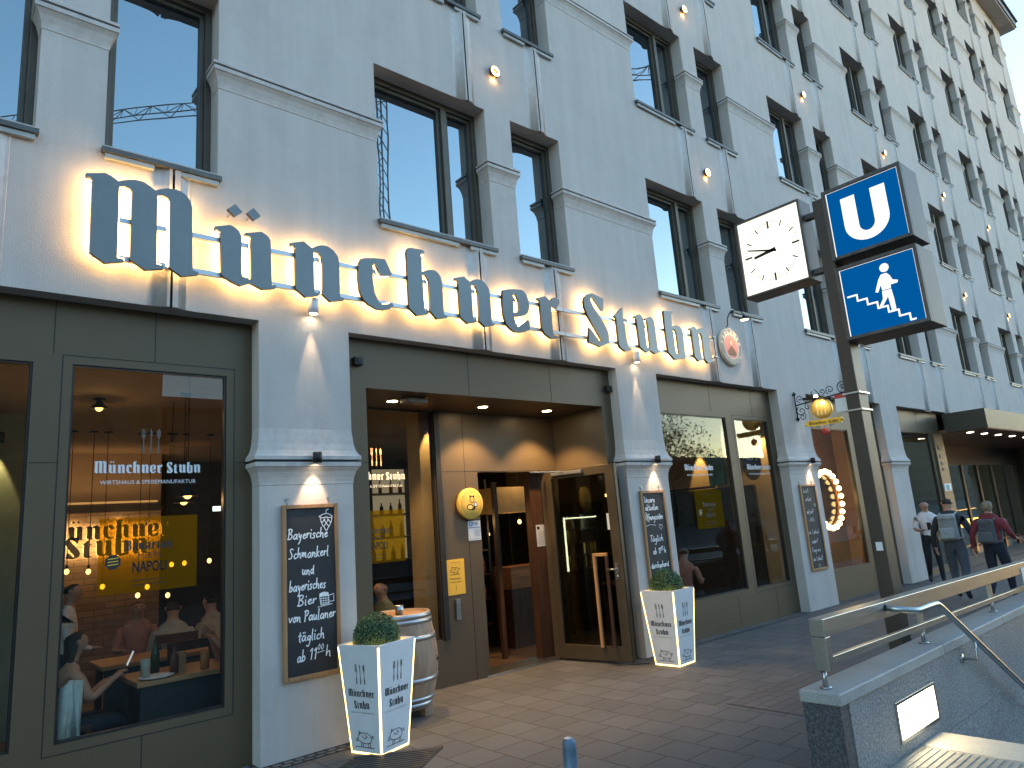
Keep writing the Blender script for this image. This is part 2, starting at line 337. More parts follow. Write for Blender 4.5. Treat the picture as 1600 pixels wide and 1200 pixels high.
# ------------------------------------------------------------------ lettering
GL = {'M':[[(0.794,4.168),(0.913,4.204),(0.952,4.19),(0.994,4.163),(1.029,4.181),(1.065,4.195),(1.101,4.204),(1.134,4.206),(1.167,4.201),(1.202,4.183),(1.236,4.158),(1.27,4.179),(1.318,4.199),(1.375,4.207),(1.41,4.2),(1.45,4.178),(1.48,4.14),(1.495,4.09),(1.506,3.588),(1.546,3.58),(1.546,3.56),(1.429,3.526),(1.342,3.58),(1.336,4.098),(1.32,4.122),(1.292,4.131),(1.252,4.124),(1.257,3.591),(1.305,3.583),(1.305,3.561),(1.185,3.529),(1.086,3.591),(1.084,4.11),(1.067,4.129),(1.037,4.135),(1.002,4.125),(1.006,3.586),(1.048,3.583),(1.049,3.565),(0.931,3.531),(0.838,3.592),(0.833,4.132),(0.822,4.144),(0.795,4.143)]],'u':[[(1.664,3.978),(1.778,4.018),(1.814,4.005),(1.847,3.977),(1.865,3.945),(1.866,3.639),(1.874,3.609),(1.894,3.594),(1.941,3.593),(1.938,3.954),(1.921,3.954),(1.895,3.951),(1.895,3.977),(2.024,4.016),(2.058,4.002),(2.083,3.984),(2.1,3.954),(2.108,3.578),(2.143,3.581),(2.139,3.557),(2.035,3.527),(1.937,3.562),(1.861,3.528),(1.79,3.548),(1.716,3.59),(1.702,3.947),(1.688,3.954),(1.665,3.952)]],'d1':[[(1.757,4.146),(1.817,4.203),(1.872,4.15),(1.815,4.095)]],'d2':[[(1.907,4.151),(1.962,4.206),(2.019,4.15),(1.965,4.1)]],'n':[[(2.267,3.974),(2.383,4.013),(2.457,3.967),(2.493,3.993),(2.545,4.013),(2.604,4.015),(2.655,3.988),(2.695,3.937),(2.705,3.884),(2.705,3.575),(2.741,3.57),(2.739,3.552),(2.614,3.518),(2.542,3.573),(2.547,3.852),(2.537,3.908),(2.514,3.934),(2.469,3.939),(2.47,3.579),(2.511,3.572),(2.509,3.554),(2.392,3.522),(2.307,3.582),(2.307,3.942),(2.295,3.95),(2.271,3.95)]],'c':[[(2.92,3.968),(2.98,3.986),(3.046,3.999),(3.162,4.012),(3.232,3.876),(3.217,3.865),(3.119,3.842),(3.099,3.871),(3.067,3.925),(3.048,3.961),(3.034,3.919),(3.029,3.797),(3.041,3.679),(3.059,3.629),(3.081,3.592),(3.113,3.574),(3.167,3.585),(3.217,3.602),(3.235,3.578),(3.198,3.546),(3.131,3.522),(3.058,3.521),(2.979,3.55),(2.926,3.593),(2.893,3.669),(2.882,3.785),(2.89,3.898),(2.903,3.938)]],'h':[[(3.418,4.174),(3.454,4.185),(3.535,4.188),(3.589,4.186),(3.607,4.169),(3.592,4.154),(3.562,4.145),(3.562,3.962),(3.614,3.991),(3.67,4.007),(3.712,4.007),(3.748,3.989),(3.778,3.95),(3.791,3.895),(3.79,3.576),(3.832,3.566),(3.831,3.549),(3.708,3.518),(3.634,3.588),(3.633,3.891),(3.619,3.921),(3.597,3.937),(3.564,3.936),(3.571,3.579),(3.61,3.565),(3.605,3.549),(3.483,3.519),(3.399,3.584),(3.398,4.125),(3.404,4.155)]],'e':[[(4.565,3.952),(4.61,3.969),(4.719,3.992),(4.829,4.001),(4.864,3.987),(4.897,3.953),(4.919,3.895),(4.924,3.838),(4.915,3.794),(4.889,3.747),(4.854,3.722),(4.807,3.705),(4.742,3.69),(4.696,3.692),(4.698,3.656),(4.714,3.596),(4.737,3.574),(4.797,3.614),(4.886,3.674),(4.91,3.665),(4.901,3.564),(4.843,3.536),(4.769,3.521),(4.697,3.514),(4.654,3.529),(4.613,3.555),(4.574,3.597),(4.551,3.677),(4.546,3.759),(4.547,3.829)],[(4.706,3.952),(4.731,3.936),(4.756,3.912),(4.774,3.858),(4.768,3.772),(4.757,3.749),(4.737,3.733),(4.692,3.727)]],'r':[[(5.051,3.945),(5.176,3.988),(5.253,3.937),(5.294,3.985),(5.346,4.004),(5.392,3.974),(5.387,3.932),(5.338,3.865),(5.257,3.884),(5.251,3.719),(5.251,3.57),(5.279,3.548),(5.358,3.543),(5.326,3.528),(5.206,3.51),(5.125,3.55),(5.088,3.603),(5.086,3.918),(5.054,3.925)]],'S':[[(5.957,4.152),(6.152,4.114),(6.125,3.962),(6.096,3.954),(5.956,4.1),(5.942,4.104),(5.926,4.083),(5.925,4.04),(5.972,3.969),(6.068,3.861),(6.144,3.765),(6.176,3.714),(6.185,3.652),(6.17,3.568),(6.014,3.505),(5.817,3.538),(5.846,3.716),(5.864,3.714),(6.017,3.562),(6.038,3.576),(6.04,3.599),(5.901,3.779),(5.838,3.871),(5.802,3.958),(5.798,4.028),(5.825,4.083),(5.88,4.127)]],'t':[[(6.318,3.924),(6.491,4.054),(6.48,3.915),(6.56,3.91),(6.553,3.886),(6.493,3.87),(6.504,3.683),(6.518,3.568),(6.542,3.551),(6.587,3.548),(6.58,3.527),(6.461,3.498),(6.383,3.529),(6.353,3.561),(6.352,3.897),(6.33,3.912)]],'b':[[(7.329,4.139),(7.516,4.156),(7.527,4.136),(7.489,4.118),(7.473,3.943),(7.515,3.962),(7.569,3.974),(7.632,3.968),(7.678,3.937),(7.701,3.887),(7.691,3.532),(7.564,3.511),(7.451,3.492),(7.325,3.58),(7.317,3.855),(7.323,4.078)],[(7.483,3.917),(7.518,3.914),(7.553,3.885),(7.558,3.598),(7.525,3.574),(7.486,3.598)]]}
def norm(k):
    rs = GL[k]; x0 = min(p[0] for p in rs[0])
    return [[(x - x0, z - 3.52) for x, z in r] for r in rs]
G = {k: norm(k) for k in 'Munchertbs'.replace('s', 'S')}
G['ü'] = [[(x - 1.664, z - 3.52) for x, z in GL[k][0]] for k in ('u', 'd1', 'd2')]
G['i'] = [[(0,.47),(.17,.49),(.25,.42),(.25,.06),(.3,.04),(.3,.01),(.14,0),(.05,.08),(.05,.43),(0,.44)]]
G['a'] = [[(.02,.4),(.1,.49),(.3,.49),(.4,.4),(.4,.06),(.45,.04),(.45,.01),(.3,0),(.24,.06),(.12,0),(.02,.08),(.02,.22),(.1,.28),(.26,.3),(.26,.4),(.2,.43),(.08,.36)],
          [(.17,.22),(.26,.24),(.26,.1),(.2,.07),(.17,.1)]]
G['B'] = [[(0,.64),(.1,.68),(.32,.68),(.45,.6),(.45,.45),(.38,.38),(.48,.3),(.48,.1),(.34,0),(.06,0),(0,.05),(.06,.08),(.06,.6)],
          [(.24,.6),(.3,.58),(.3,.42),(.24,.4)], [(.24,.34),(.32,.3),(.32,.1),(.24,.08)]]
def black(mb, s, x, z, width, fn, m=0, d0=0., d1=0., gap=.06, hs=1.):
    """blackletter string fitted to a width; returns cap height"""
    W = sum((max(p[0] for p in G[c][0]) + gap) if c != ' ' else .22 for c in s) - gap
    k = width / W; cx = x
    for c in s:
        if c == ' ': cx += .22 * k; continue
        g = G[c]
        rs = [[(cx + a * k, z + b * k * hs) for a, b in r] for r in g]
        if c == 'ü':
            for r in rs: mb.prism([r], fn, d0, d1, m)
        else: mb.prism(rs, fn, d0, d1, m)
        cx += (max(p[0] for p in g[0]) + gap) * k
    return k * .68 * hs
_fc = {}
def sans_mesh(s):
    if s in _fc: return _fc[s]
    cu = bpy.data.curves.new('t', 'FONT'); cu.body = s; cu.size = 1; cu.resolution_u = 3
    ob = bpy.data.objects.new('t', cu)
    me = bpy.data.meshes.new_from_object(ob)
    r = ([(v.co.x, v.co.y) for v in me.vertices], [list(p.vertices) for p in me.polygons])
    bpy.data.objects.remove(ob); bpy.data.curves.remove(cu); bpy.data.meshes.remove(me)
    _fc[s] = r; return r
def sans(mb, s, x, z, width, fn, m=0, hs=None, ang=None):
    """sans string fitted to a width from x; hs: letter size if given"""
    vs, fs = sans_mesh(s)
    x0 = min(v[0] for v in vs); x1 = max(v[0] for v in vs); k = width / (x1 - x0); kz = hs or k
    mb.add([fn(x + (a - x0) * k, z + b * kz, 0) for a, b in vs], fs, m)
def arc_text(mb, s, cx, cz, r, a0, a1, size, fn, m=0, inward=False):
    n = len(s)
    for i, ch in enumerate(s):
        if ch == ' ': continue
        a = a0 + (a1 - a0) * (i + .5) / n
        vs, fs = sans_mesh(ch); x0 = min(v[0] for v in vs); x1 = max(v[0] for v in vs); w_ = (x1 - x0)
        t = a - math.pi/2 if not inward else a + math.pi/2
        ct, st = math.cos(t), math.sin(t); px, pz = cx + r*math.cos(a), cz + r*math.sin(a)
        mb.add([fn(px + ((u - x0 - w_/2)*ct - (v - .35)*st)*size, pz + ((u - x0 - w_/2)*st + (v - .35)*ct)*size, 0) for u, v in vs], fs, m)
HW = {'a':(1.05,[[(.75,.85),(.45,1),(.1,.6),(.15,.1),(.45,0),(.75,.5),(.78,1),(.78,.15),(.95,0)]]),'b':(.95,[[(.15,2),(.12,.1),(.1,0),(.5,.02),(.75,.45),(.5,.95),(.15,.6)]]),
'c':(.85,[[(.7,.85),(.4,1),(.08,.5),(.3,0),(.7,.2)]]),'d':(1,[[(.7,.8),(.4,1),(.08,.5),(.3,0),(.65,.3),(.75,2),(.72,.15),(.9,0)]]),
'e':(.85,[[(.1,.45),(.65,.65),(.5,1),(.15,.75),(.15,.2),(.4,0),(.75,.25)]]),'f':(.75,[[(.7,1.8),(.45,2),(.3,1.5),(.3,-.6)],[(0,.9),(.6,.95)]]),
'g':(1,[[(.75,.85),(.4,1),(.1,.55),(.35,.1),(.72,.5),(.78,1),(.7,-.6),(.35,-1),(.1,-.7)]]),'h':(.95,[[(.12,2),(.1,0),(.15,.6),(.45,1),(.65,.8),(.65,.1),(.8,0)]]),
'i':(.5,[[(.15,1),(.15,.1),(.3,0)],[(.17,1.5),(.2,1.65)]]),'k':(.85,[[(.12,2),(.1,0)],[(.6,1),(.12,.5),(.65,0)]]),'l':(.5,[[(.12,2),(.1,.2),(.3,0)]]),
'm':(1.3,[[(.08,1),(.1,0),(.2,.8),(.45,1),(.5,0),(.6,.8),(.85,1),(.92,.1),(1.05,0)]]),'n':(.98,[[(.08,1),(.1,0),(.2,.7),(.5,1),(.65,.7),(.65,.1),(.8,0)]]),
'o':(.88,[[(.4,1),(.08,.5),(.35,0),(.7,.4),(.55,.95),(.4,1),(.8,.95)]]),'r':(.72,[[(.08,1),(.1,0),(.15,.6),(.4,1),(.6,.9)]]),
's':(.78,[[(.6,.9),(.3,1),(.12,.75),(.5,.4),(.45,.05),(.05,.05)]]),'t':(.68,[[(.3,1.7),(.25,.15),(.5,0)],[(0,1.1),(.6,1.15)]]),
'u':(.98,[[(.08,1),(.1,.2),(.35,0),(.6,.4),(.65,1),(.65,.1),(.85,0)]]),'v':(.85,[[(.05,1),(.35,0),(.65,1),(.8,.95)]]),
'w':(1.05,[[(.05,1),(.15,.1),(.3,0),(.45,.9),(.55,.05),(.7,0),(.9,1)]]),'y':(.88,[[(.1,1),(.2,.3),(.45,.2),(.65,1),(.5,-.5),(.2,-1)]]),
'z':(.85,[[(.1,1),(.65,1),(.1,0),(.7,.05)]]),'B':(1.1,[[(.2,2),(.15,0)],[(0,1.85),(.7,2),(.8,1.4),(.25,1.05),(.85,.85),(.85,.25),(.4,0),(0,.1)]]),
'S':(1,[[(.8,1.75),(.4,2),(.1,1.6),(.7,.8),(.5,.1),(0,.1)]]),'P':(1,[[(.25,2),(.2,0)],[(0,1.8),(.6,2.05),(.9,1.6),(.6,1.05),(.2,1)]]),
'T':(1,[[(0,1.9),(1,2)],[(.5,2),(.45,0)]]),'U':(1.1,[[(0,2),(.1,.3),(.45,0),(.85,.5),(.9,2),(.9,.1)]]),'O':(1.2,[[(.6,2),(.1,1.2),(.3,.1),(.8,.1),(1.05,1.2),(.6,2)]]),
'L':(.9,[[(.15,2),(.1,.05),(.8,.1)]]),'F':(.9,[[(.15,2),(.12,0)],[(0,1.95),(.8,2)],[(.15,1.1),(.6,1.15)]]),'K':(1,[[(.15,2),(.1,0)],[(.8,2),(.15,1),(.85,0)]]),
'1':(.6,[[(.08,1.45),(.36,2),(.35,1.2),(.32,0)]]),'0':(.8,[[(.4,2),(.05,1),(.35,0),(.7,1),(.4,2)]]),'?':(.8,[[(.1,1.6),(.4,2),(.7,1.5),(.35,.9),(.35,.5)],[(.35,.1),(.38,.0)]]),'!':(.4,[[(.2,2),(.2,.6)],[(.2,.1),(.22,0)]])}
for q, b in (('ä','a'),('ö','o'),('ü','u'),('Ö','O')):
    hh = 2.3 if q == 'Ö' else 1.4
    HW[q] = (HW[b][0], HW[b][1] + [[(.25,hh),(.27,hh+.15)],[(.6,hh),(.62,hh+.15)]])
def chaikin(p):
    if len(p) < 3: return p
    o = [p[0]]
    for i in range(len(p)-1):
        a, b = p[i], p[i+1]
        o += [(a[0]*.75+b[0]*.25, a[1]*.75+b[1]*.25), (a[0]*.25+b[0]*.75, a[1]*.25+b[1]*.75)]
    return o + [p[-1]]
def hand(mb, s, x, z, width, fn, m=0, xh=None, wd=.0085, slant=.12):
    W = sum(HW[c][0] if c in HW else .6 for c in s); k = width / W; kz = xh or k
    for c in s:
        if c not in HW: x += .6 * k; continue
        a, st = HW[c]; jz = random.uniform(-.08, .08) * kz
        for p in st:
            mb.ribbon(chaikin(chaikin([(x + (u + v * slant) * k, z + jz + v * kz) for u, v in p])), wd, fn, m)
        x += a * k
def heart(mb, x, z, s, fn, m=0, wd=.004):
    P = [(x + s*16*math.sin(t)**3/17, z + s*(13*math.cos(t)-5*math.cos(2*t)-2*math.cos(3*t)-math.cos(4*t))/17) for t in [2*math.pi*i/24 for i in range(25)]]
    mb.ribbon(P, wd, fn, m)
def cutlery(mb, x, z, h, fn, m=0, gap=.3):
    """fork, knife and spoon side by side, flat"""
    u = h
    def R_(pts): mb.prism([[(x + a*u, z + b*u) for a, b in pts]], fn, 0, 0, m)
    hd = lambda c: [(c-.035,.0),(c+.035,.0),(c+.045,.22),(c+.02,.34),(c+.018,.6),(c-.018,.6),(c-.02,.34),(c-.045,.22)]
    R_(hd(.08)); R_([(.062,.6),(.098,.6),(.15,.68),(.15,1),(.12,1),(.12,.75),(.095,.75),(.095,1),(.065,1),(.065,.75),(.04,.75),(.04,1),(.01,1),(.01,.68)])
    R_(hd(.08+gap)); c = .08+gap; R_([(c-.02,.58),(c+.03,.58),(c+.045,.9),(c+.0,1.02),(c-.03,.95)])
    c = .08+2*gap; R_(hd(c)); R_([(c-.018,.58),(c+.018,.58),(c+.07,.74),(c+.07,.9),(c,1.02),(c-.07,.9),(c-.07,.74)])
def pig(mb, x, z, s, fn, m=0, wd=.003):
    """small ink drawing of a pig"""
    for p in ([(0,.45),(.1,.62),(.3,.7),(.7,.7),(.92,.6),(1,.4),(.9,.22),(.55,.16),(.2,.22),(.05,.3),(0,.45)], [(.02,.4),(-.12,.38),(-.13,.26),(.03,.28)],
              [(.12,.6),(.1,.78),(.25,.68)], [(.25,.2),(.22,0)], [(.36,.18),(.37,0)], [(.75,.18),(.74,0)], [(.86,.22),(.9,0)], [(1,.5),(1.1,.6),(1.14,.48),(1.06,.48)], [(.3,.55),(.5,.4),(.7,.52),(.55,.6)], [(-.2,-.03),(1.15,-.03)]):
        mb.ribbon([(x + a*s, z + b*s) for a, b in p], wd, fn, m)


# ================================================================== the building
bld = thing('hotel_building', 'pale plastered six-storey building with bronze shopfronts and dark windows', 'building', (0, 0, 0))
BIGW = [(-.87,.50),(3.20,4.60),(7.46,8.83),(11.52,12.88),(15.60,16.96),(19.66,21.02),(23.72,25.08),(27.80,29.16),(32.0,33.36)]
SMLW = [(.92,1.72),(4.98,5.77),(9.22,10.04),(13.33,14.11),(17.45,18.22),(21.45,22.22),(25.5,26.27),(29.56,30.32)]
LV = [(4.49,6.13),(7.35,8.98),(10.21,11.82),(13.07,14.68),(15.91,17.51),(18.75,20.33)]
XL, XR, ZT = -7.0, 34.45, 20.9
DEP = .18
winlist = []
for cols, kind in ((BIGW, 'big'), (SMLW, 'small')):
    for x0, x1 in cols:
        for i, (z0, z1) in enumerate(LV):
            if i <= (1 if x0 < 3 else 2 if x0 < 7 else 3 if x0 < 11 else 4 if x0 < 15 else 5): winlist.append((x0, x1, z0, z1, kind, i))
GF = [(-6.0,-2.1),(-1.25,2.05),(2.84,6.39),(7.17,10.22),(11.15,14.13),(14.94,30.0),(30.6,33.4)]
GT = 3.31
holes = [(a, b, c, d, DEP) for a, b, c, d, k, i in winlist] + [(a, b, -.6, GT, .15) for a, b in GF]
mb = MB()
xs = sorted({XL, XR} | {h[0] for h in holes} | {h[1] for h in holes}); zs = sorted({-.6, ZT} | {h[2] for h in holes} | {h[3] for h in holes})
vid = {}
def vv(x, z):
    if (x, z) not in vid: vid[(x, z)] = len(mb.v); mb.v.append((x, 0, z))
    return vid[(x, z)]
for i in range(len(xs)-1):
    for j in range(len(zs)-1):
        cx, cz = (xs[i]+xs[i+1])/2, (zs[j]+zs[j+1])/2
        if any(h[0] < cx < h[1] and h[2] < cz < h[3] for h in holes): continue
        mb.f.append([vv(xs[i],zs[j]), vv(xs[i+1],zs[j]), vv(xs[i+1],zs[j+1]), vv(xs[i],zs[j+1])]); mb.m.append(0); mb.s.append(False)
for x0, x1, z0, z1, d in holes:
    d += .10
    for q in ([(x0,0,z0),(x0,0,z1),(x0,d,z1),(x0,d,z0)], [(x1,0,z0),(x1,d,z0),(x1,d,z1),(x1,0,z1)], [(x0,0,z1),(x1,0,z1),(x1,d,z1),(x0,d,z1)], [(x0,0,z0),(x0,d,z0),(x1,d,z0),(x1,0,z0)]):
        mb.add(q, [(0,1,2,3)])
mb.add([(XR,0,-.6),(XR,14,-.6),(XR,14,ZT),(XR,0,ZT)], [(0,1,2,3)]); mb.add([(XL,0,-.6),(XL,14,-.6),(XL,14,ZT),(XL,0,ZT)], [(0,1,2,3)])
mb.add([(XL,14,-.6),(XR,14,-.6),(XR,14,ZT),(XL,14,ZT)], [(0,1,2,3)])
mb.build('facade_wall', [PL], bld)
mb = MB()
mb.box(XL-.5, XR+.5, -.5, 14.5, ZT, ZT+.07, 0); mb.box(XL-.55, XR+.55, -.55, 14.5, ZT+.07, ZT+.34, 1); mb.box(XL-.62, XR+.62, -.62, 14.6, ZT+.34, ZT+.42, 1)
mb.build('roof', [PL, SIL], bld, bevel=.01)

# windows: frame (part) > pane, sill ; one mesh of each per kind, copied
def window_meshes(wd, ht, mull):
    a = MB(); t = .052; y0, y1 = 0, .09
    a.box(0, t, y0, y1, 0, ht); a.box(wd-t, wd, y0, y1, 0, ht); a.box(t, wd-t, y0, y1, 0, t*1.3); a.box(t, wd-t, y0, y1, ht-t*1.2, ht)
    s_ = .036
    segs = [(t, wd-t)] if not mull else [(t, mull-.035), (mull+.035, wd-t)]
    if mull: a.box(mull-.035, mull+.035, y0-.004, y1, t*1.3, ht-t*1.2)
    for p, q in segs:   # sash set back from the frame
        a.box(p, p+s_, .03, .08, t*1.3, ht-t*1.2); a.box(q-s_, q, .03, .08, t*1.3, ht-t*1.2); a.box(p+s_, q-s_, .03, .08, t*1.3, t*1.3+s_); a.box(p+s_, q-s_, .03, .08, ht-t*1.2-s_, ht-t*1.2)
    p = MB()
    for c, d in segs: p.box(c+s_, d-s_, .062, .070, t*1.3+s_, ht-t*1.2-s_)
    s = MB(); y = -DEP
    s.hexa([(-.02,y-.05,-.075),(wd+.02,y-.05,-.075),(wd+.02,0,-.06),(-.02,0,-.06)], [(-.02,y-.05,-.035),(wd+.02,y-.05,-.035),(wd+.02,0,0),(-.02,0,0)], 0)
    c = (mull or wd/2) + (.02 if mull else 0)
    for p0, p1 in ((0.0, c-.07), (c+.07, wd)): s.box(p0, p1, y-.035, y-.004, -.115, -.076, 1)
    return a, p, s
protos = {}
for x0, x1, z0, z1, kind, i in winlist:
    wd = (x1-x0); key = kind
    if key not in protos:
        a, p, s = window_meshes(1.37 if kind == 'big' else .785, 1.62, .94 if kind == 'big' else None)
        fo = a.build('window', [FRM], bld, bevel=.004); po = p.build('pane', [GLU], fo); so = s.build('sill', [SIL, SLP], fo, bevel=.003)
        protos[key] = fo
    else: fo = copy_thing(protos[key], None, None, bld)
    fo.location = (x0, DEP, z0); fo.scale = (wd/(1.37 if kind == 'big' else .785), 1, (z1-z0)/1.62)

# cornice blocks between the windows, on the piers, and the folded vertical strips
CORN = [(0,-.225),(.006,-.222),(.006,-.205),(.012,-.17),(.030,-.12),(.055,-.085),(.066,-.08),(.066,-.045),(.050,-.043),(.050,-.030),(.070,-.028),(.070,-.008),(.060,0.),(0,.012)]
def cornice_mesh(wd, prof, yb):
    a = MB(); n = len(prof)
    for p, z in prof:
        p *= .78
        a.v += [(-p, yb, z), (-p, -p, z), (wd+p, -p, z), (wd+p, yb, z)]
    for i in range(n-1):
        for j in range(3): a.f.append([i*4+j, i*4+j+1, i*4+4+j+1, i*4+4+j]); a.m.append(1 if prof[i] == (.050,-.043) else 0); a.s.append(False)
    return a
cproto = {}
spans = []
for i in range(len(SMLW)):
    if i < len(BIGW): spans.append((BIGW[i][1], SMLW[i][0]))
    spans.append((SMLW[i][1], BIGW[i+1][0]))
spans.append((BIGW[-1][1], XR - .03))
for a0, a1 in spans:
    key = 'wide' if a1 - a0 > 1 else 'narrow'; ref = 1.48 if key == 'wide' else .39
    for i, (z0, z1) in enumerate(LV):
        if i > (1 if a0 < 3 else 2 if a0 < 7 else 3 if a0 < 11 else 4 if a0 < 15 else 5): continue
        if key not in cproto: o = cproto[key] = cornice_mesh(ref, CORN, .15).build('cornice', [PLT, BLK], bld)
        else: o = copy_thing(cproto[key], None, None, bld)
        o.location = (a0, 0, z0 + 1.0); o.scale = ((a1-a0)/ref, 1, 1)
for a0, a1 in ((-2.1,-1.25),(2.05,2.84),(6.39,7.17),(10.22,11.15),(14.13,14.94),(30.0,30.6)):
    pr = [(0,-.19),(.005,-.185),(.005,-.165),(.012,-.13),(.03,-.085),(.058,-.05),(.068,-.045),(.068,-.012),(.050,-.010),(.050,.006),(.072,.008),(.072,.036),(.055,.05),(.03,.085),(.015,.14),(.006,.21),(0,.26)]
    q = cornice_mesh(a1-a0, pr, .14)
    for i in range(len(q.m)): q.m[i] = 1 if 8*3 <= i < 9*3 else 0
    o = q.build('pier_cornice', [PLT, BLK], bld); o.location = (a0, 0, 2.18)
STRIP = [(-.19,0),(-.13,-.004),(-.085,-.014),(-.05,-.032),(-.028,-.056),(-.018,-.066),(-.004,-.066),(-.004,-.005),(.014,-.005),(.014,-.066),(.056,-.066),(.061,-.044),(.085,-.028),(.115,-.012),(.135,-.008),(.139,0)]
def strip_mesh():
    a = MB(); n = len(STRIP)
    for x, y in STRIP:
        y *= .55; x *= .85 if x < 0 else 1.
        a.v += [(x, y, 0), (x, y, 1)]
    for i in range(n-1):
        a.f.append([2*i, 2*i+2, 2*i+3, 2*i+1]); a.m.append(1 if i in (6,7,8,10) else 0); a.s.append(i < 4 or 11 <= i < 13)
    for z in (0, 1): a.f.append([2*i+z for i in range(n)]); a.m.append(0); a.s.append(False)
    return a
sp = None
for cols, off in ((BIGW, 1.10), (SMLW, .46)):
    for x0, x1 in cols:
        x = x0 + off + (.05 if cols is BIGW and x0 == 3.2 else 0)
        tops = [GT] + [b for a, b in LV]; bots = [a for a, b in LV] + [ZT]
        for i in range(7):
            if i > (2 if x0 < 3 else 3 if x0 < 7 else 4 if x0 < 11 else 5 if x0 < 15 else 6): continue
            if i == 0 and not any(g[0] < x < g[1] for g in GF): lo = -.3
            else: lo = tops[i]
            if i == 0 and x > 15 : lo = 3.27
            hi = bots[i] - (.075 if i < 6 else 0)
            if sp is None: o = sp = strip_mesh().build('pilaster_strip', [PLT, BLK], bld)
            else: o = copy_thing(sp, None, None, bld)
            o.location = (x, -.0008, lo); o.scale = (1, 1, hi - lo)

# ------------------------------------------------------------------ ground floor shopfronts
def frame_rect(a, x0, x1, z0, z1, y0, y1, t, m=0):
    a.box(x0, x0+t, y0, y1, z0, z1, m); a.box(x1-t, x1, y0, y1, z0, z1, m); a.box(x0+t, x1-t, y0, y1, z0, z0+t, m); a.box(x0+t, x1-t, y0, y1, z1-t, z1, m)
def panel_wall(x0, x1, y, ops, z0=-.5, z1=GT+.08, th=.08, name='shopfront_panel', m=BRZ, vseams=(), hseams=()):
    """bronze cladding with openings and fine black joints"""
    a = MB(); X = sorted({x0, x1} | {o[0] for o in ops} | {o[1] for o in ops}); Z = sorted({z0, z1} | {o[2] for o in ops} | {o[3] for o in ops})
    for i in range(len(X)-1):
        for j in range(len(Z)-1):
            cx, cz = (X[i]+X[i+1])/2, (Z[j]+Z[j+1])/2
            if any(o[0] < cx < o[1] and o[2] < cz < o[3] for o in ops): continue
            a.add([(X[i],y,Z[j]),(X[i+1],y,Z[j]),(X[i+1],y,Z[j+1]),(X[i],y,Z[j+1])], [(0,1,2,3)])
    for o in ops:
        p, q, r, s = o; d = y + th
        for k in ([(p,y,r),(p,y,s),(p,d,s),(p,d,r)], [(q,y,r),(q,d,r),(q,d,s),(q,y,s)], [(p,y,s),(q,y,s),(q,d,s),(p,d,s)], [(p,y,r),(p,d,r),(q,d,r),(q,y,r)]): a.add(k, [(0,1,2,3)])
    s_ = .0028
    for x, r, s in vseams: a.box(x-s_, x+s_, y-.0015, y+.002, r, s, 1)
    for z, p, q in hseams: a.box(p, q, y-.0015, y+.002, z-s_, z+s_, 1)
    return a.build(name, [m, BLK], bld)
def shop_window(x0, x1, z0, z1, y, groove=0.):
    """frame (part) > pane"""
    a = MB()
    frame_rect(a, x0-.02, x1+.02, z0-.02, z1+.02, y+.012, y+.06, .034, 0)
    if groove: frame_rect(a, x0-groove, x1+groove, z0-groove, z1+groove, y-.0012, y+.003, .0065, 1)
    f = a.build('shop_window', [DKF, BLK], bld)
    MB().box(x0+.01, x1-.01, y+.030, y+.038, z0+.01, z1-.01).build('pane', [GLS], f)
    return f
Y1 = .15
panel_wall(-6.0, -2.1, Y1, [(-5.6,-2.5,.43,2.86)]); shop_window(-5.6,-2.5,.43,2.86,Y1)
panel_wall(-1.25, 2.05, Y1, [(-1.0,.59,.44,2.86),(.815,1.852,.43,2.865)], vseams=[(1.333,2.93,GT),(1.315,0,.37),(.70,2.93,GT)], hseams=[(2.185,.60,.75),(2.185,1.925,2.05)])
wA = shop_window(-1.0,.59,.44,2.86,Y1); wB = shop_window(.815,1.852,.43,2.865,Y1,.062)
panel_wall(7.17, 10.22, Y1, [(7.25,8.89,.445,2.84),(9.115,10.06,.43,2.83)], vseams=[(8.55,2.9,GT),(9.65,2.9,GT),(8.6,0,.38),(9.6,0,.38)], hseams=[(2.185,8.9,9.05)])
wC = shop_window(7.25,8.89,.445,2.84,Y1); wD = shop_window(9.115,10.06,.43,2.83,Y1,.055)
panel_wall(11.15, 14.13, Y1, [(11.3,12.85,.43,2.78),(13.64,14.04,.45,2.78)], vseams=[(13.3,2.85,GT),(12.97,-.1,.38)])
wE = shop_window(11.3,12.85,.43,2.78,Y1); wF = shop_window(13.64,14.04,.45,2.78,Y1)
panel_wall(14.94, 17.6, Y1, [(15.2,16.9,.05,2.83)], vseams=[(16.3,2.86,GT)])
wG = shop_window(15.2,16.9,.05,2.83,Y1)
panel_wall(30.6, 33.4, Y1, [(30.9,33.1,.43,2.8)]); shop_window(30.9,33.1,.43,2.8,Y1)

# entrance niche of the restaurant
YN = .13; YB = .88
panel_wall(2.84, 6.39, YN, [(3.065,6.22,-.5,2.855)], name='entrance_surround', vseams=[(4.237,2.86,GT),(5.39,2.86,GT)], hseams=[(2.185,2.84,3.06)])
a = MB()
a.add([(3.065,YN,2.855),(6.22,YN,2.855),(6.11,YB,2.835),(3.065,YB,2.835)], [(0,1,2,3)])
a.add([(3.065,YN,-.3),(3.065,YB,-.3),(3.065,YB,2.835),(3.065,YN,2.855)], [(0,1,2,3)])
a.add([(6.22,YN,2.19),(6.11,YB,2.19),(6.11,YB,2.835),(6.22,YN,2.855)], [(0,1,2,3)]); a.hexa([(6.215,YN,2.15),(6.105,YB,2.15),(6.145,YB,2.15),(6.255,YN,2.15)], [(6.215,YN,2.19),(6.105,YB,2.19),(6.145,YB,2.19),(6.255,YN,2.19)]); a.hexa([(6.215,YN,-.3),(6.105,YB,-.3),(6.145,YB,-.3),(6.255,YN,-.3)], [(6.215,YN,.12),(6.105,YB,.12),(6.145,YB,.12),(6.255,YN,.12)])
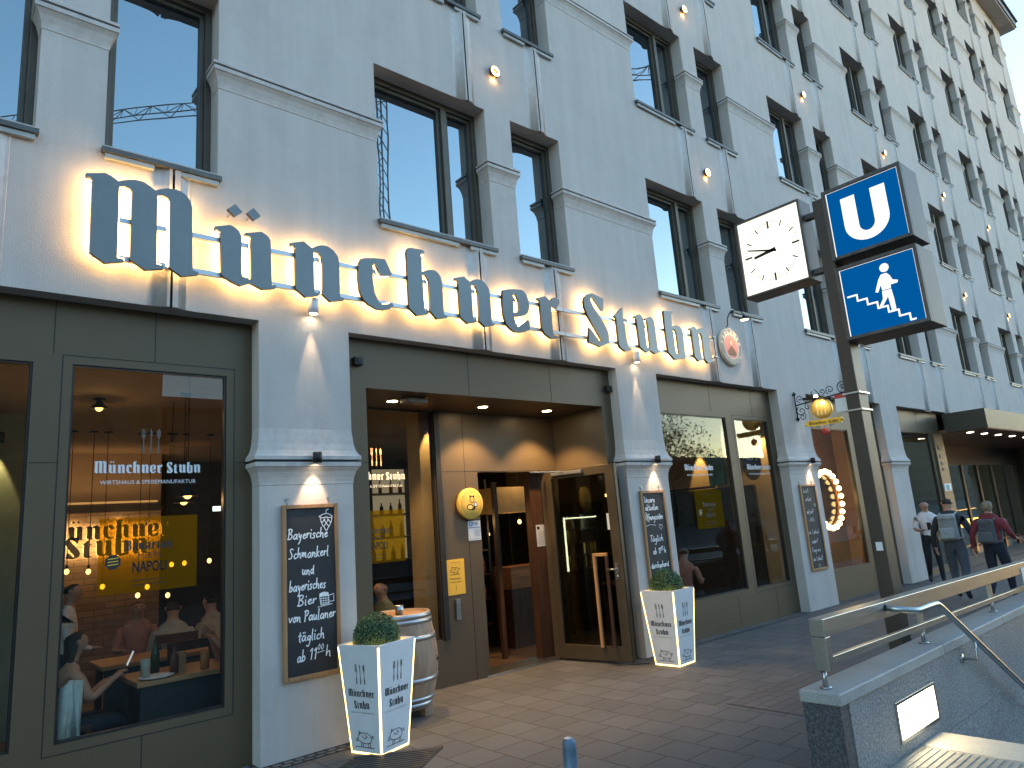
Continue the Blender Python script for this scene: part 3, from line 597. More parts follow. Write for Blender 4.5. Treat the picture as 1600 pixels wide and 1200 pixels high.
MB().hexa([(6.225,YN,.12),(6.115,YB,.12),(6.123,YB,.12),(6.233,YN,.12)], [(6.225,YN,2.15),(6.115,YB,2.15),(6.123,YB,2.15),(6.233,YN,2.15)]).build('side_pane', [GLS], bld)
a.build('niche_lining', [BRW], bld)
panel_wall(3.065, 6.11, YB, [(3.08,4.285,.46,2.83),(4.86,5.90,-.3,2.165)], z0=-.3, z1=2.84, name='niche_back_panel', m=BRW, vseams=[(4.685,0,2.83)], hseams=[(2.172,4.37,6.1)])
MB().box(4.29,4.36,YB-.02,YB+.05,.45,2.83).build('corner_post', [DKF], bld, bevel=.004)
wH = shop_window(3.08,4.285,.46,2.83,YB)
MB().box(4.8,5.92,YB-.035,YB+.3,-.05,.012).build('door_threshold', [STEEL], bld, bevel=.004)

# lettering on the panes
def pane_lettering(wnd, x0, x1, z, y, icon=True, icol=None):
    a = MB(); f = XZ(y + .028)
    h = black(a, 'Münchner Stubn', x0, z, x1-x0, f, 0, hs=1.2)
    wd = x1-x0
    sans(a, 'WIRTSHAUS & SPEISEMANUFAKTUR', x0+wd*.053, z-.075, wd*.90, f, 0)
    if icon: cutlery(a, (x0+x1)/2-.06, z+.14, .18, f, 1, .28)
    a.build('lettering', [WHT, icol or mat('etched_cutlery', (.13,.105,.085), .6)], wnd)
pane_lettering(wB, .975, 1.673, 2.113, Y1)
pane_lettering(wH, 3.26, 3.926, 2.10, YB, True, mat('copper_vinyl', (.62,.36,.22), .4, .3))
pane_lettering(wC, 7.794, 8.456, 2.085, Y1, False); pane_lettering(wD, 9.34, 10.0, 2.085, Y1, False)
# red ticket sticker column on the hotel pillar, intercom plates
a = MB(); a.box(17.03,17.59,.10,.62,-.3,2.82); a.build('entrance_pillar', [BRZ], bld, bevel=.004)
a = MB(); a.box(17.18,17.40,.088,.10,2.47,2.56,0); a.box(17.18,17.40,.088,.10,2.28,2.36,0); a.box(17.2,17.38,.088,.10,2.13,2.2,0); a.box(17.2,17.38,.088,.10,2.0,2.07,0); a.box(17.08,17.5,.09,.10,1.56,1.72,1); a.box(17.2,17.38,.084,.09,1.58,1.70,2)
a.build('intercom', [BLKM, WHT, mat('cyan_print', (.15,.42,.5), .6)], bld, bevel=.003)

# hotel canopy and recessed entrance
YE = 1.6
a = MB(); a.box(17.5,29.8,-.83,.0,2.83,3.26,0); a.box(17.5,30.0,.0,YE+.3,2.83,2.9,1); a.box(17.52,29.78,-.81,.0,2.815,2.83,1)
a.build('canopy', [mat('canopy_bronze', (.06,.05,.032), .5, .2, var=.06), mat('canopy_soffit', (.16,.065,.035), .45, .1, var=.2)], bld, bevel=.004)
cs = MB()
for x in (18.05,19.07,20.16,21.34,22.6,23.9,25.3): cs.lathe([(.0001,2.812),(.055,2.812),(.062,2.806),(.07,2.815)], (x,-.33,0), 16, 0)
for x in (18.05,19.07,20.16,21.34,22.6): aim(lamp('canopy_beam', 'SPOT', bld, (x,-.33,2.80), 12, (1,.75,.5), spot_size=R(120), spot_blend=.5, shadow_soft_size=.05), (0,.1,-1))
cs.build('canopy_downlights', [emat('downlight_cool', (1,.86,.66), 6)], bld)
DX = [(18.0+1.42*i, 19.28+1.42*i) for i in range(8)]
panel_wall(17.6, 30.0, YE, [(p,q,-.3,2.3) for p, q in DX], z1=2.84, name='entrance_wall', m=DKF)
for p, q in DX: shop_window(p, q, .0, 2.3, YE)
for x in (17.6, 30.): MB().add([(x,.15,-.3),(x,YE,-.3),(x,YE,2.9),(x,.15,2.9)], [(0,1,2,3)]).build('entrance_side_wall', [BRZ], bld)

# ------------------------------------------------------------------ restaurant interior (shell)
IW = mat('interior_wall_beige', (.50,.36,.20), .8, var=.1)
ICE = mat('interior_ceiling', (.34,.27,.20), .85, var=.08)
IDK = mat('interior_dark', (.05,.04,.035), .7, var=.3)
IGR = mat('interior_green', (.06,.10,.075), .7, var=.2)
IFL = woodmat('interior_floor', (.10,.06,.035), .4, 'x', .3)
IBR = brickmat('interior_brick', (.30,.20,.13), (.22,.14,.09), (.16,.12,.09), .26, .085, .009, .85, plane='xz')
IORG = mat('interior_brown_partition', (.24,.15,.085), .6, var=.15, vs=2)
a = MB(); a.box(-5.9,17.5,.26,9,-.32,-.02); a.build('interior_floor', [IFL], bld)
a = MB(); a.box(-5.9,17.5,.26,9,3.0,3.1); a.build('interior_ceiling', [ICE], bld)
a = MB(); a.box(-5.9,2.9,6.0,6.1,-.02,2.16,0); a.box(-5.9,2.9,5.9,6.0,2.16,2.26,1); a.box(2.9,17.5,7.0,7.1,-.02,3.,1); a.box(-5.9,2.9,6.02,6.1,2.26,3.,2); a.build('interior_back_wall', [IBR, IDK, ICE], bld)
a = MB(); a.box(10.5,10.6,.27,7,-.02,3,0); a.build('partition', [IW], bld)
a = MB(); a.box(10.62,14.4,1.15,1.2,-.02,3,0); a.box(14.4,14.5,.27,7,-.02,3,0); a.build('brown_partition', [IORG], bld)
a = MB(); a.box(14.5,17.5,3.4,3.5,-.02,3,0); a.build('lobby_wall', [IGR], bld)
a = MB(); a.box(17.62,30,5.0,5.1,-.3,3,0); a.box(17.62,30,1.75,5.0,-.32,-.1,0); a.box(17.62,30,1.95,5.1,2.95,3.05,0); a.build('lobby_back_wall', [mat('lobby_grey', (.17,.19,.18), .6)], bld)

lamp('lobby_fill', 'POINT', bld, (16.2,1.8,2.7), 4, (.75,1,.8), shadow_soft_size=.1)  # added fill light behind the green-walled pane, no fixture modelled
for x in (20.5, 24.5, 28.): lamp('lobby_fill', 'POINT', bld, (x,3.6,2.6), 9, (.85,1,.95), shadow_soft_size=.1)  # added fill lights that brighten the lobby behind the glass doors


# ================================================================== ground
def sheet(name, x0, x1, y0, y1, mt, dz=0., nx=12):
    a = MB(); X = [x0 + (x1-x0)*i/nx for i in range(nx+1)]
    if x0 < 4 < x1: X = sorted(set(X + [4.0]))
    for x in X: a.v += [(x, y0, gz(x)+dz), (x, y1, gz(x)+dz)]
    for i in range(len(X)-1): a.f.append([2*i, 2*i+2, 2*i+3, 2*i+1]); a.m.append(0); a.s.append(False)
    return tag(a.build(name, [mt]), kind='structure')
SX = 5.29; SY0, SY1 = -7.2, -3.315
sheet('pavement', -30, 60, -3.09, 1.0, PAVE); sheet('pavement_near', -30, SX, -16, -3.09, PAVE); sheet('pavement_beside_stairs', SX, 60, -16, SY0, PAVE)
sheet('pavement_behind_wall', SX, 60, SY1+.02, -3.09, PAVE)
sheet('red_paving', 5.2, 40, -3.08, -1.75, PAVR, .004); [sheet('cobble_edge', p, q, -.02, .14, COB, .006) for p, q in ((-20,2.84),(6.45,34))]
for p, q in ((-2.1,-1.25),(2.05,2.84),(6.39,7.17),(10.22,11.15),(14.13,14.94)): sheet('cobble_strip', p-.05, q+.05, -.13, -.0, COB, .006, 2)
a = MB(); a.add([(-400,-16,-.02),(60,-16,-.36),(400,-16,-.5),(400,-400,-.5),(-400,-400,-.02)], [(0,1,2,3,4)]); tag(a.build('road', [ASPH]), kind='structure')
a = MB(); a.add([(-400,1,-.45),(400,1,-.45),(400,400,-.45),(-400,400,-.45)], [(0,1,2,3)]); a.add([(60,-16,-.4),(400,-16,-.4),(400,1.0,-.4),(60,1,-.4)], [(0,1,2,3)]); tag(a.build('ground', [ASPH]), kind='structure')
# stairs going down to the underground
a = MB(); z = -.012
for i in range(18):
    x = SX - .34 + (.34 if i == 0 else .34 + .31*i); 
a = MB()
a.box(SX-.34, SX, SY0, SY1, -.4, .006, 0)
for i in range(1, 18): a.box(SX+.31*(i-1), SX+.31*i, SY0, SY1, -.155*i-.5, -.155*i, 0)
tag(a.build('stairs', [STEPM], bevel=.006), kind='structure')
a = MB()
a.box(SX-1.15, SX-.345, SY0, SY1, -.2, .004, 0)
for i in range(58):
    y = SY1 - .03 - i*.042
    a.box(SX-1.13, SX-.365, y-.011, y+.011, .0035, .0085, 0)
tag(a.build('tactile_paving', [mat('tactile_stone', (.24,.225,.19), .55, var=.2, vs=20)], bevel=.002), kind='structure')
MB().box(SX+5.6, SX+5.7, SY0, SY1, -3.5, -.3).build('stairs_end_wall', [GRAN]).__setitem__('kind', 'structure')
a = MB(); a.add([(SX,SY0,-4),(40,SY0,-4),(40,SY0,-.05),(SX,SY0,-.05)], [(0,1,2,3)]); tag(a.build('stairwell_wall', [GRAN]), kind='structure')

# ================================================================== stair parapet, railing, handrail
pw = thing('stair_parapet', 'grey granite parapet wall beside the underground stairs', 'wall', (3.99, -3.2, 0))
a = MB(); YI = -3.312; YO = -3.095
JX = [4.115, 4.66, 5.36, 6.45, 7.6, 8.8, 10., 11.2, 12.4, 13.6, 14.8, 16.]
a.box(4.012, 4.10, YI+.004, YO, -.4, .43, 1)
pr = 4.103
for x in JX[1:]:
    if abs(x - 5.36) < .01:
        a.box(pr, 4.66, YI, YO, -4, .43, 0) if pr < 4.6 else None
        a.box(pr+.0, x-.003, YI, YO, .305, .43, 0); a.box(pr, x-.003, YI, YO, -4, .07, 0); a.box(pr, 4.69, YI, YO, .073, .302, 0); a.box(5.335, x-.003, YI, YO, .073, .302, 0)
        a.box(4.69, 5.335, YI+.07, YI+.088, .073, .302, 2)
    else: a.box(pr, x-.003, YI, YO, -.03, .43, 0); a.box(pr, x-.003, YI+.003, YO, -4, -.034, 0)
    pr = x
a.box(4.02, 16, YI+.09, YO-.01, -3.9, .42, 2)
a.build('wall_panels', [GRAN, GRAND, BLK], pw)
a = MB(); q = 3.985
for x in (5.62, 7.02, 8.6, 10.2, 11.8, 13.4, 15., 16.05): a.box(q, x-.003, YI-.012, YO+.012, .432, .50, 0); q = x
a.build('coping', [GRANL], pw, bevel=.008)
MB().box(3.992, 4.010, YI, YO, -.4, .43).build('end_panel', [GRAND], pw)
lt = thing('stair_wall_light', 'glowing rectangular light set into the granite stair wall', 'wall light', (5.01, -3.3, .18))
a = MB(); frame_rect(a, 4.685, 5.34, .068, .307, YI-.008, YI+.05, .022); a.build('light_frame', [STEEL], lt, bevel=.003)
MB().box(4.708, 5.317, YI+.02, YI+.03, .091, .284).build('light_panel', [emat('stair_light', (1, .82, .5), 7.5)], lt)

rl = thing('steel_railing', 'brushed stainless steel railing with flat top beam on the granite parapet', 'railing', (4.07, -3.2, .5))
a = MB(); YR = -3.205; Xe = 16.
zt = lambda x: .885 - .0125*(x-4.05)
def slope_box(x0, x1, y0, y1, h0, h1): a.hexa([(x0,y0,zt(x0)+h0),(x1,y0,zt(x1)+h0),(x1,y1,zt(x1)+h0),(x0,y1,zt(x0)+h0)], [(x0,y0,zt(x0)+h1),(x1,y0,zt(x1)+h1),(x1,y1,zt(x1)+h1),(x0,y1,zt(x0)+h1)])
q = 4.05
for x in (7.78, 11.5, 16.): slope_box(q, x-.002, YR-.055, YR+.03, -.10, 0); q = x
a.build('top_beam', [STEEL], rl, bevel=.003)
a = MB(); a.box(4.05, 4.115, YR-.0545, YR+.0295, .60, .783); a.build('end_leg', [STEEL], rl, bevel=.003)
a = MB(); slope_box(4.117, 16, YR-.02, YR+.012, -.265, -.225); a.build('lower_rail', [STEEL], rl, bevel=.003)
for x in (4.08, 5.6, 7.22, 8.85, 10.5, 12.1, 13.7):
    a = MB()
    if x > 5: a.box(x-.022, x+.022, YR-.018, YR+.010, .58, zt(x)-.102)
    a.cyl((x,YR,.502),(x,YR,.605),.014,n=10); a.lathe([(.0001,.502),(.032,.502),(.032,.509),(.014,.512)], (x,YR,0), 14)
    a.build('post', [STEEL], rl)
hr = thing('handrail', 'curved steel tube handrail sloping down along the stair wall', 'handrail', (4.95, -3.26, .8))
P = [(4.93,-3.262,.835),(4.955,-3.33,.825),(4.985,-3.385,.815),(5.05,-3.41,.808),(5.3,-3.415,.81),(5.38,-3.415,.806),(5.44,-3.415,.78),(5.52,-3.415,.735),(6.91,-3.415,-.04),(9.6,-3.415,-1.55)]
MB().tube(P, .021, 14).build('tube', [STEEL], hr)
for x in (5.95, 8.0):
    zr = .735 - (x-5.52)*.557
    a = MB(); a.tube([(x,YI,zr-.15),(x,-3.415,zr-.15),(x,-3.416,zr-.02)], .0095, 8); a.lathe([(.0001,YI),(.034,YI),(.034,YI-.008),(.0001,YI-.009)], (x,0,zr-.15), 16, axis='y')
    a.build('bracket', [STEEL], hr)
ns = tag(MB().box(8.05,8.36,YR-.060,YR-.057,zt(8.2)-.225,zt(8.2)-.045).build('paper_notice', [WHT], origin=(8.2,YR,.7)), 'white paper notice taped to the steel railing', 'notice')

# ================================================================== underground sign on its pole
EXK = 1 / 2 ** sc.view_settings.exposure / LM
us = thing('underground_sign', 'tall bronze pole carrying a lit clock and two blue underground signs', 'sign', (7.1, -2.4, gz(7)))
MB().box(7.05, 7.26, -2.48, -2.35, -.1, 4.66).build('pole', [POLEM], us, bevel=.006)
for z in (2.40, 2.57): MB().box(7.03,7.28,-2.50,-2.33,z,z+.016).build('pole_band', [ALU], us)
MB().box(7.043,7.049,-2.455,-2.395,1.05,1.13).build('pole_sticker', [WHT], us)
a = MB(); a.box(7.12,7.15,-2.33,-2.21,2.42,2.56,0); a.box(7.12,7.15,-2.33,-2.21,2.562,2.60,1); a.build('stop_flag', [WHT, REDM], us)
WBOX = mat('sign_housing', (.085,.078,.072), .55, .2, var=.35, vs=3, stretch=(1,5,.8))
BLU = emat('sign_blue', (.0, .105, .36), .95*EXK); SWH = emat('sign_white', (1, .985, .93), 1.25*EXK)
def face(yc, zc, x): return lambda u, v, d: (x - d, yc - u, zc + v)
def sign_box(zc, draw):
    yc = -2.868; h = .385; hz = .38
    a = MB(); t = .034
    a.box(7.02, 7.42, yc-h, yc+h, zc-hz, zc+hz, 0)
    frame = MB()
    for q in ((-h,-h+t,-hz,hz),(h-t,h,-hz,hz),(-h+t,h-t,-hz,-hz+t),(-h+t,h-t,hz-t,hz)): a.box(6.985, 7.019, yc+q[0], yc+q[1], zc+q[2], zc+q[3], 0)
    o = a.build('sign_box', [WBOX], us, bevel=.004)
    f = face(yc, zc, 7.012); b = MB(); s = h - t
    b.prism([[(-s,-s),(s,-s),(s,s),(-s,s)]], f, 0, 0, 1)
    s2 = s - .009; b.prism([[(-s2,-s2),(s2,-s2),(s2,s2),(-s2,s2)]], face(yc, zc, 7.010), 0, 0, 0)
    b.build('sign_face', [BLU, SWH], o)
    c = MB(); draw(c, face(yc, zc, 7.007)); c.build('symbol', [SWH], o)
def draw_u(c, f):
    o = [(-.215,.235),(-.075,.235)] + [(-.075*math.cos(t), -.09-.085*math.sin(t)) for t in [math.pi*i/12 for i in range(13)]] + [(.075,.235),(.215,.235)] + [(.215*math.cos(t), -.065-.20*math.sin(t)) for t in [math.pi*i/20 for i in range(21)]]
    c.prism([o], f, 0, 0)
def draw_walker(c, f):
    K = .70
    g = lambda u, v: ((u-.5)*K, (.5-v)*K)
    c.prism([[((.602-.5)*K + .043*math.cos(t), (.5-.153)*K + .043*math.sin(t)) for t in [2*math.pi*i/20 for i in range(20)]]], f, 0, 0)
    c.prism([[g(.545,.235),(g(.62,.235)),g(.655,.28),g(.68,.35),g(.745,.375),g(.735,.41),g(.645,.41),g(.64,.46),g(.525,.46),g(.52,.38),g(.47,.475),g(.435,.46),g(.50,.30)]], f, 0, 0)
    c.prism([[g(.522,.47),g(.60,.47),g(.575,.58),g(.50,.675),g(.455,.70),g(.45,.68),g(.515,.58)]], f, 0, 0)
    c.prism([[g(.583,.55),g(.605,.47),g(.642,.47),g(.655,.60),g(.66,.775),g(.59,.79),g(.60,.755)]], f, 0, 0)
    u, v = .06, .42; pts = [g(u, v)]
    for i in range(6): u += .125; pts.append(g(u, v)); v += .09; pts.append(g(u, v))
    u += .06; pts.append(g(u, v)); c.ribbon(pts, .017, f)
sign_box(4.31, draw_u); sign_box(3.47, draw_walker)
a = MB(); yc, zc, h, hz, t = -1.835, 4.30, .385, .455, .025
a.box(7.06, 7.30, yc-h, yc+h, zc-hz, zc+hz, 0)
for q in ((-h,-h+t,-hz,hz),(h-t,h,-hz,hz),(-h+t,h-t,-hz,-hz+t),(-h+t,h-t,hz-t,hz)): a.box(7.03, 7.059, yc+q[0], yc+q[1], zc+q[2], zc+q[3], 0)
for z in (zc+.25, zc-.37): a.box(7.12, 7.2, -2.349, yc-h+.001, z-.03, z+.03, 0)
ck = a.build('clock', [WBOX], us, bevel=.004)
MB().prism([[(-h+t,-hz+t),(h-t,-hz+t),(h-t,hz-t),(-h+t,hz-t)]], face(yc, zc, 7.052), 0, 0).build('dial', [emat('clock_dial', (1, .95, .80), 1.55*EXK)], ck)
b = MB(); f = face(yc, zc, 7.049); DK = BLKM
for i in range(60):
    t = 2*math.pi*i/60; big = i % 5 == 0; r0, wd = (.245 if i % 15 == 0 else .262, .022 if i % 15 == 0 else .014) if big else (.29, .006)
    b.ribbon([(r0*math.sin(t)*1.0, r0*math.cos(t)*1.08), (.315*math.sin(t), .315*math.cos(t)*1.08)], wd, f)
b.build('minute_marks', [DK], ck)
b = MB(); f = face(yc, zc, 7.045)
for ang, L, w0, w1, tail in ((R(288), .285, .024, .016, .06), (R(263.5), .21, .042, .03, .05)):
    d = Vector((math.sin(ang), math.cos(ang))); n_ = Vector((-d.y, d.x)); e = d*L; s_ = -d*tail
    b.prism([[tuple(s_+n_*w0/2), tuple(s_-n_*w0/2), tuple(e-n_*w1/2), tuple(e+n_*w1/2)]], f, 0, .003)
b.build('hands', [DK], ck)

# ================================================================== the big letter sign
LS = thing('letter_sign', 'large grey blackletter sign reading Münchner Stubn, lit from behind', 'sign', (4.6, -.1, 3.6))
GLOW = emat('letter_glow', (1, .60, .21), 12)
fl = lambda a, b, d: (a, -.128 + d, b)
def letter(rings_list):
    a = MB()
    for rs in rings_list: a.prism(rs, fl, 0, .032, 0, 1)
    o = a.build('letter', [GRY, DKF], LS)
    g = MB()
    for rs in rings_list:
        cx = sum(p[0] for p in rs[0]) / len(rs[0]); cz = sum(p[1] for p in rs[0]) / len(rs[0])
        if len(rs[0]) > 4: g.prism([[(cx + (x-cx)*.93, cz + (z-cz)*.95) for x, z in r] for r in rs], lambda p, q, d: (p, -.0945, q), 0, 0)
    g.build('led_back', [GLOW], o)
def put(k, x0, x1=None, z0=3.52):
    rs = GL[k]; lo = min(p[0] for p in rs[0]); hi = max(p[0] for p in rs[0]); s_ = (x1-x0)/(hi-lo) if x1 else 1
    return [[(x0 + (x-lo)*s_, z) for x, z in r] for r in rs]
letter([GL['M']]); letter([GL['u'], GL['d1'], GL['d2']]); letter([GL['n']]); letter([GL['c']]); letter([GL['h']]); letter([put('n', 3.946, 4.42)])
letter([GL['e']]); letter([GL['r']]); letter([GL['S']]); letter([GL['t']]); letter([put('u', 6.705, 7.14)]); letter([GL['b']]); letter([put('n', 7.867, 8.335)])
for z in (3.885, 3.60):
    a = MB(); q = .86
    for x in (5.48, 8.42): a.box(q, x-.006, -.094, -.066, z-.019, z+.019); q = x
    a.build('rail', [ALU], LS)
a = MB()
for x in (1.2, 1.36, 2.5, 3.6, 4.3, 5.47, 6.6, 7.6, 8.4):
    for z in (3.885, 3.60): a.box(x-.015, x+.015, -.065, .0, z-.012, z+.012)
for x in (8.36,): 
    for z in (3.885, 3.60): a.tube([(x,-.12,z+.03),(x+.08,-.13,z+.02)], .02, 8)
a.build('standoffs', [ALU], LS)
a = MB()
for x, z in ((1.80,4.14),(1.95,4.145)): a.tube([(x,-.12,z),(x,0,z)], .006, 6)
a.build('dot_pins', [ALU], LS)

# ================================================================== spotlights on the piers, round wall lamps
def down_spot(x, z, label, big):
    t = thing('pier_spotlight', label, 'spotlight', (x, 0, z), 0, 'spotlights on the piers'); r = .042 if big else .036; L = .13 if big else .085
    a = MB(); yl = -.058 if big else -.10
    a.lathe([(.0001,z+L),(r,z+L),(r,z),(r*.86,z),(r*.86,z+.012)], (x,yl,0), 20)
    a.box(x-.012,x+.012,yl+.02,.0,z+L*.4,z+L*.6); a.build('lamp_body', [WHT if big else BLKM], t)
    MB().lathe([(.0001,z+.011),(r*.85,z+.011)], (x,yl,0), 20).build('lens', [emat('spot_lens', (1,.8,.5), 14)], t)
    l = lamp('spot_beam', 'SPOT', t, (x,-.055 if big else -.10,z-.012), 8 if big else 5.5, (1,.72,.42), spot_size=R(32 if big else 62), spot_blend=.7, shadow_soft_size=.015)
    aim(l, (0, .045 if big else .30, -1))
down_spot(2.49, 3.41, 'white cylindrical spotlight under the letter n above the left pier', True)
down_spot(6.744, 3.40, 'white cylindrical spotlight under the letter t above the door pier', True)
down_spot(2.48, 2.155, 'small black spotlight above the chalkboard about Bavarian beer', False)
down_spot(6.878, 2.155, 'small black spotlight above the opening hours chalkboard', False)
down_spot(10.84, 2.15, 'small black spotlight above the narrow chalkboard past the shop windows', False)
def wall_lamp(x, z, label):
    t = thing('wall_lamp', label, 'wall lamp', (x, 0, z), 0, 'round wall lamps between the windows')
    a = MB(); a.lathe([(.0001,-.055),(.066,-.055),(.072,-.045),(.072,-.03),(.045,-.028),(.045,-.001)], (x,0,z), 24, axis='y'); a.build('lamp_body', [mat_lampbody], t)
    b = MB(); b.lathe([(.035,-.0585),(.062,-.0585),(.062,-.0555),(.035,-.0555),(.035,-.0585)], (x,0,z), 24, axis='y'); b.build('light_ring', [emat_ring], t)
    lamp('glow', 'POINT', t, (x, -.075, z), .55, (1,.55,.18), shadow_soft_size=.03)
    lamp('glow_back', 'POINT', t, (x, -.02, z-.085), .22, (1,.55,.18), shadow_soft_size=.02)
mat_lampbody = mat('lamp_body_brown', (.12,.06,.035), .5, .4); emat_ring = emat('wall_lamp_ring', (1,.70,.32), 2.4)
for i, x in enumerate((4.77, 9.03, 13.06, 17.08, 21.08, 25.1, 29.2)):
    nm = ('letter c', 'brewery disc', 'clock', 'blue sign', 'canopy start', 'canopy end', 'corner')[i]
    for z, lv in ((6.65, 'first'), (9.55, 'second')):
        if i == 0 and lv == 'second': continue
        wall_lamp(x, z, f'glowing round wall lamp above {lv} window row, column near {nm}')

# ================================================================== chalkboards
def chalkboard(x0, x1, z0, z1, label, draw):
    t = thing('chalkboard', label, 'chalkboard', ((x0+x1)/2, 0, z0), 0, 'chalkboards on the piers'); w_ = .030
    a = MB(); frame_rect(a, x0, x1, z0, z1, -.036, -.002, w_); a.build('frame', [WOODF], t, bevel=.003)
    MB().box(x0+w_-.002, x1-w_+.002, -.022, -.004, z0+w_-.002, z1-w_+.002).build('slate', [CHALKB], t)
    b = MB(); draw(b, XZ(-.0232), x0+w_, x1-w_); b.build('chalk_writing', [CHALK], t)
    c = MB()
    for x in (x0+.05, x1-.07): c.tube([(x,0,z1+.045),(x,-.012,z1+.045)], .012, 10); c.tube([(x,-.008,z1+.045),(x,-.008,z1)], .003, 6)
    c.build('hooks', [STEEL], t)
def hours(b, x, z, k, f):
    hand(b, '11', x, z, .04*k, f, xh=.026*k); hand(b, '00', x+.042*k, z+.035*k, .034*k, f, xh=.014*k, wd=.005); b.ribbon([(x+.042*k,z+.026*k),(x+.078*k,z+.03*k)], .005, f); hand(b, 'h', x+.084*k, z, .03*k, f, xh=.026*k)
def draw1(b, f, x0, x1):
    for s, z, a0, wd in (('Bayerische',1.572,.012,.335),('Schmankerl',1.425,.02,.33),('und',1.295,.125,.10),('bayerisches',1.183,.02,.30),('Bier',1.072,.085,.155),('von Paulaner',.952,.012,.385),('täglich',.808,.085,.215),('ab',.668,.075,.07)):
        hand(b, s, x0+a0, z, wd, f, xh=.040)
    hours(b, x0+.17, .668, 1.6, f)
    cx, cz = x0+.335, 1.70   # hop cone
    for p in ([(-.06,.035),(-.02,.055),(.02,.055),(.06,.03),(.03,.02),(.0,.03),(-.03,.02),(-.06,.035)], [(0,.055),(.0,.085),(.02,.09)], [(-.05,.02),(-.04,-.02),(-.01,.015)], [(-.02,.01),(0,-.02),(.02,.01)], [(.01,.015),(.04,-.02),(.05,.02)],
              [(-.04,-.015),(-.025,-.05),(-.002,-.02)], [(.0,-.02),(.025,-.05),(.04,-.015)], [(-.022,-.045),(0,-.085),(.022,-.045)]): b.ribbon([(cx+u, cz+v) for u, v in chaikin(p)], .006, f)
    cx, cz = x0+.31, 1.055   # beer mug
    for p in ([(-.035,0),(-.045,.075),(.03,.08),(.035,.005),(-.035,0)], [(.033,.065),(.075,.075),(.075,.02),(.034,.02)], [(-.06,-.012),(.06,.0)]): b.ribbon([(cx+u, cz+v) for u, v in p], .005, f)
    for i in range(4):
        for j in range(4): b.ribbon([(cx-.034+i*.019, cz+.012+j*.017), (cx-.026+i*.019, cz+.016+j*.017)], .008, f)
    b.prism([[(cx-.045,cz+.062),(cx+.032,cz+.066),(cx+.03,cz+.09),(cx-.01,cz+.098),(cx-.045,cz+.088)]], f, 0, 0)
def draw2(b, f, x0, x1):
    for s, z, a0, wd in (('Unsere',1.69,.03,.20),('aktuellen',1.60,.03,.25),('Öffnungszeiten',1.49,.02,.33),('Täglich',1.235,.06,.25),('ab',1.095,.09,.07),('durchgehend',.935,.03,.33),('warme Küche',.79,.04,.32)):
        hand(b, s, x0+a0, z, wd, f, xh=.036)
    hours(b, x0+.19, 1.095, 1.3, f); b.ribbon([(x0+.02,1.42),(x0+.1,1.435),(x0+.2,1.42)], .005, f); heart(b, x0+.29, 1.40, .034, f)
def draw3(b, f, x0, x1):
    for s, z, a0, wd in (('Lust?',1.70,.06,.17),('Vorbei',1.57,.06,.22),('auf uns?',1.38,.07,.22),('im Lokal',1.07,.03,.33),('oder?',.93,.09,.20),('Frag uns',.80,.06,.27),('im Lokal!',.67,.05,.30)):
        hand(b, s, x0+a0, z, wd, f, xh=.033, wd=.0055)
    heart(b, x0+.37, 1.50, .03, f); heart(b, x0+.22, .59, .03, f)
    for k in range(5): b.ribbon([(x0+.14+.03*k,1.26),(x0+.16+.025*k,1.31)], .006, f)
chalkboard(2.215, 2.68, .537, 1.834, 'tall chalkboard announcing Bavarian food and beer in white chalk', draw1)
chalkboard(6.56, 7.02, .58, 1.83, 'chalkboard with opening hours beside the open door', draw2)
chalkboard(10.42, 10.93, .53, 1.825, 'narrow chalkboard on the pier left of the bulb mirror', draw3)

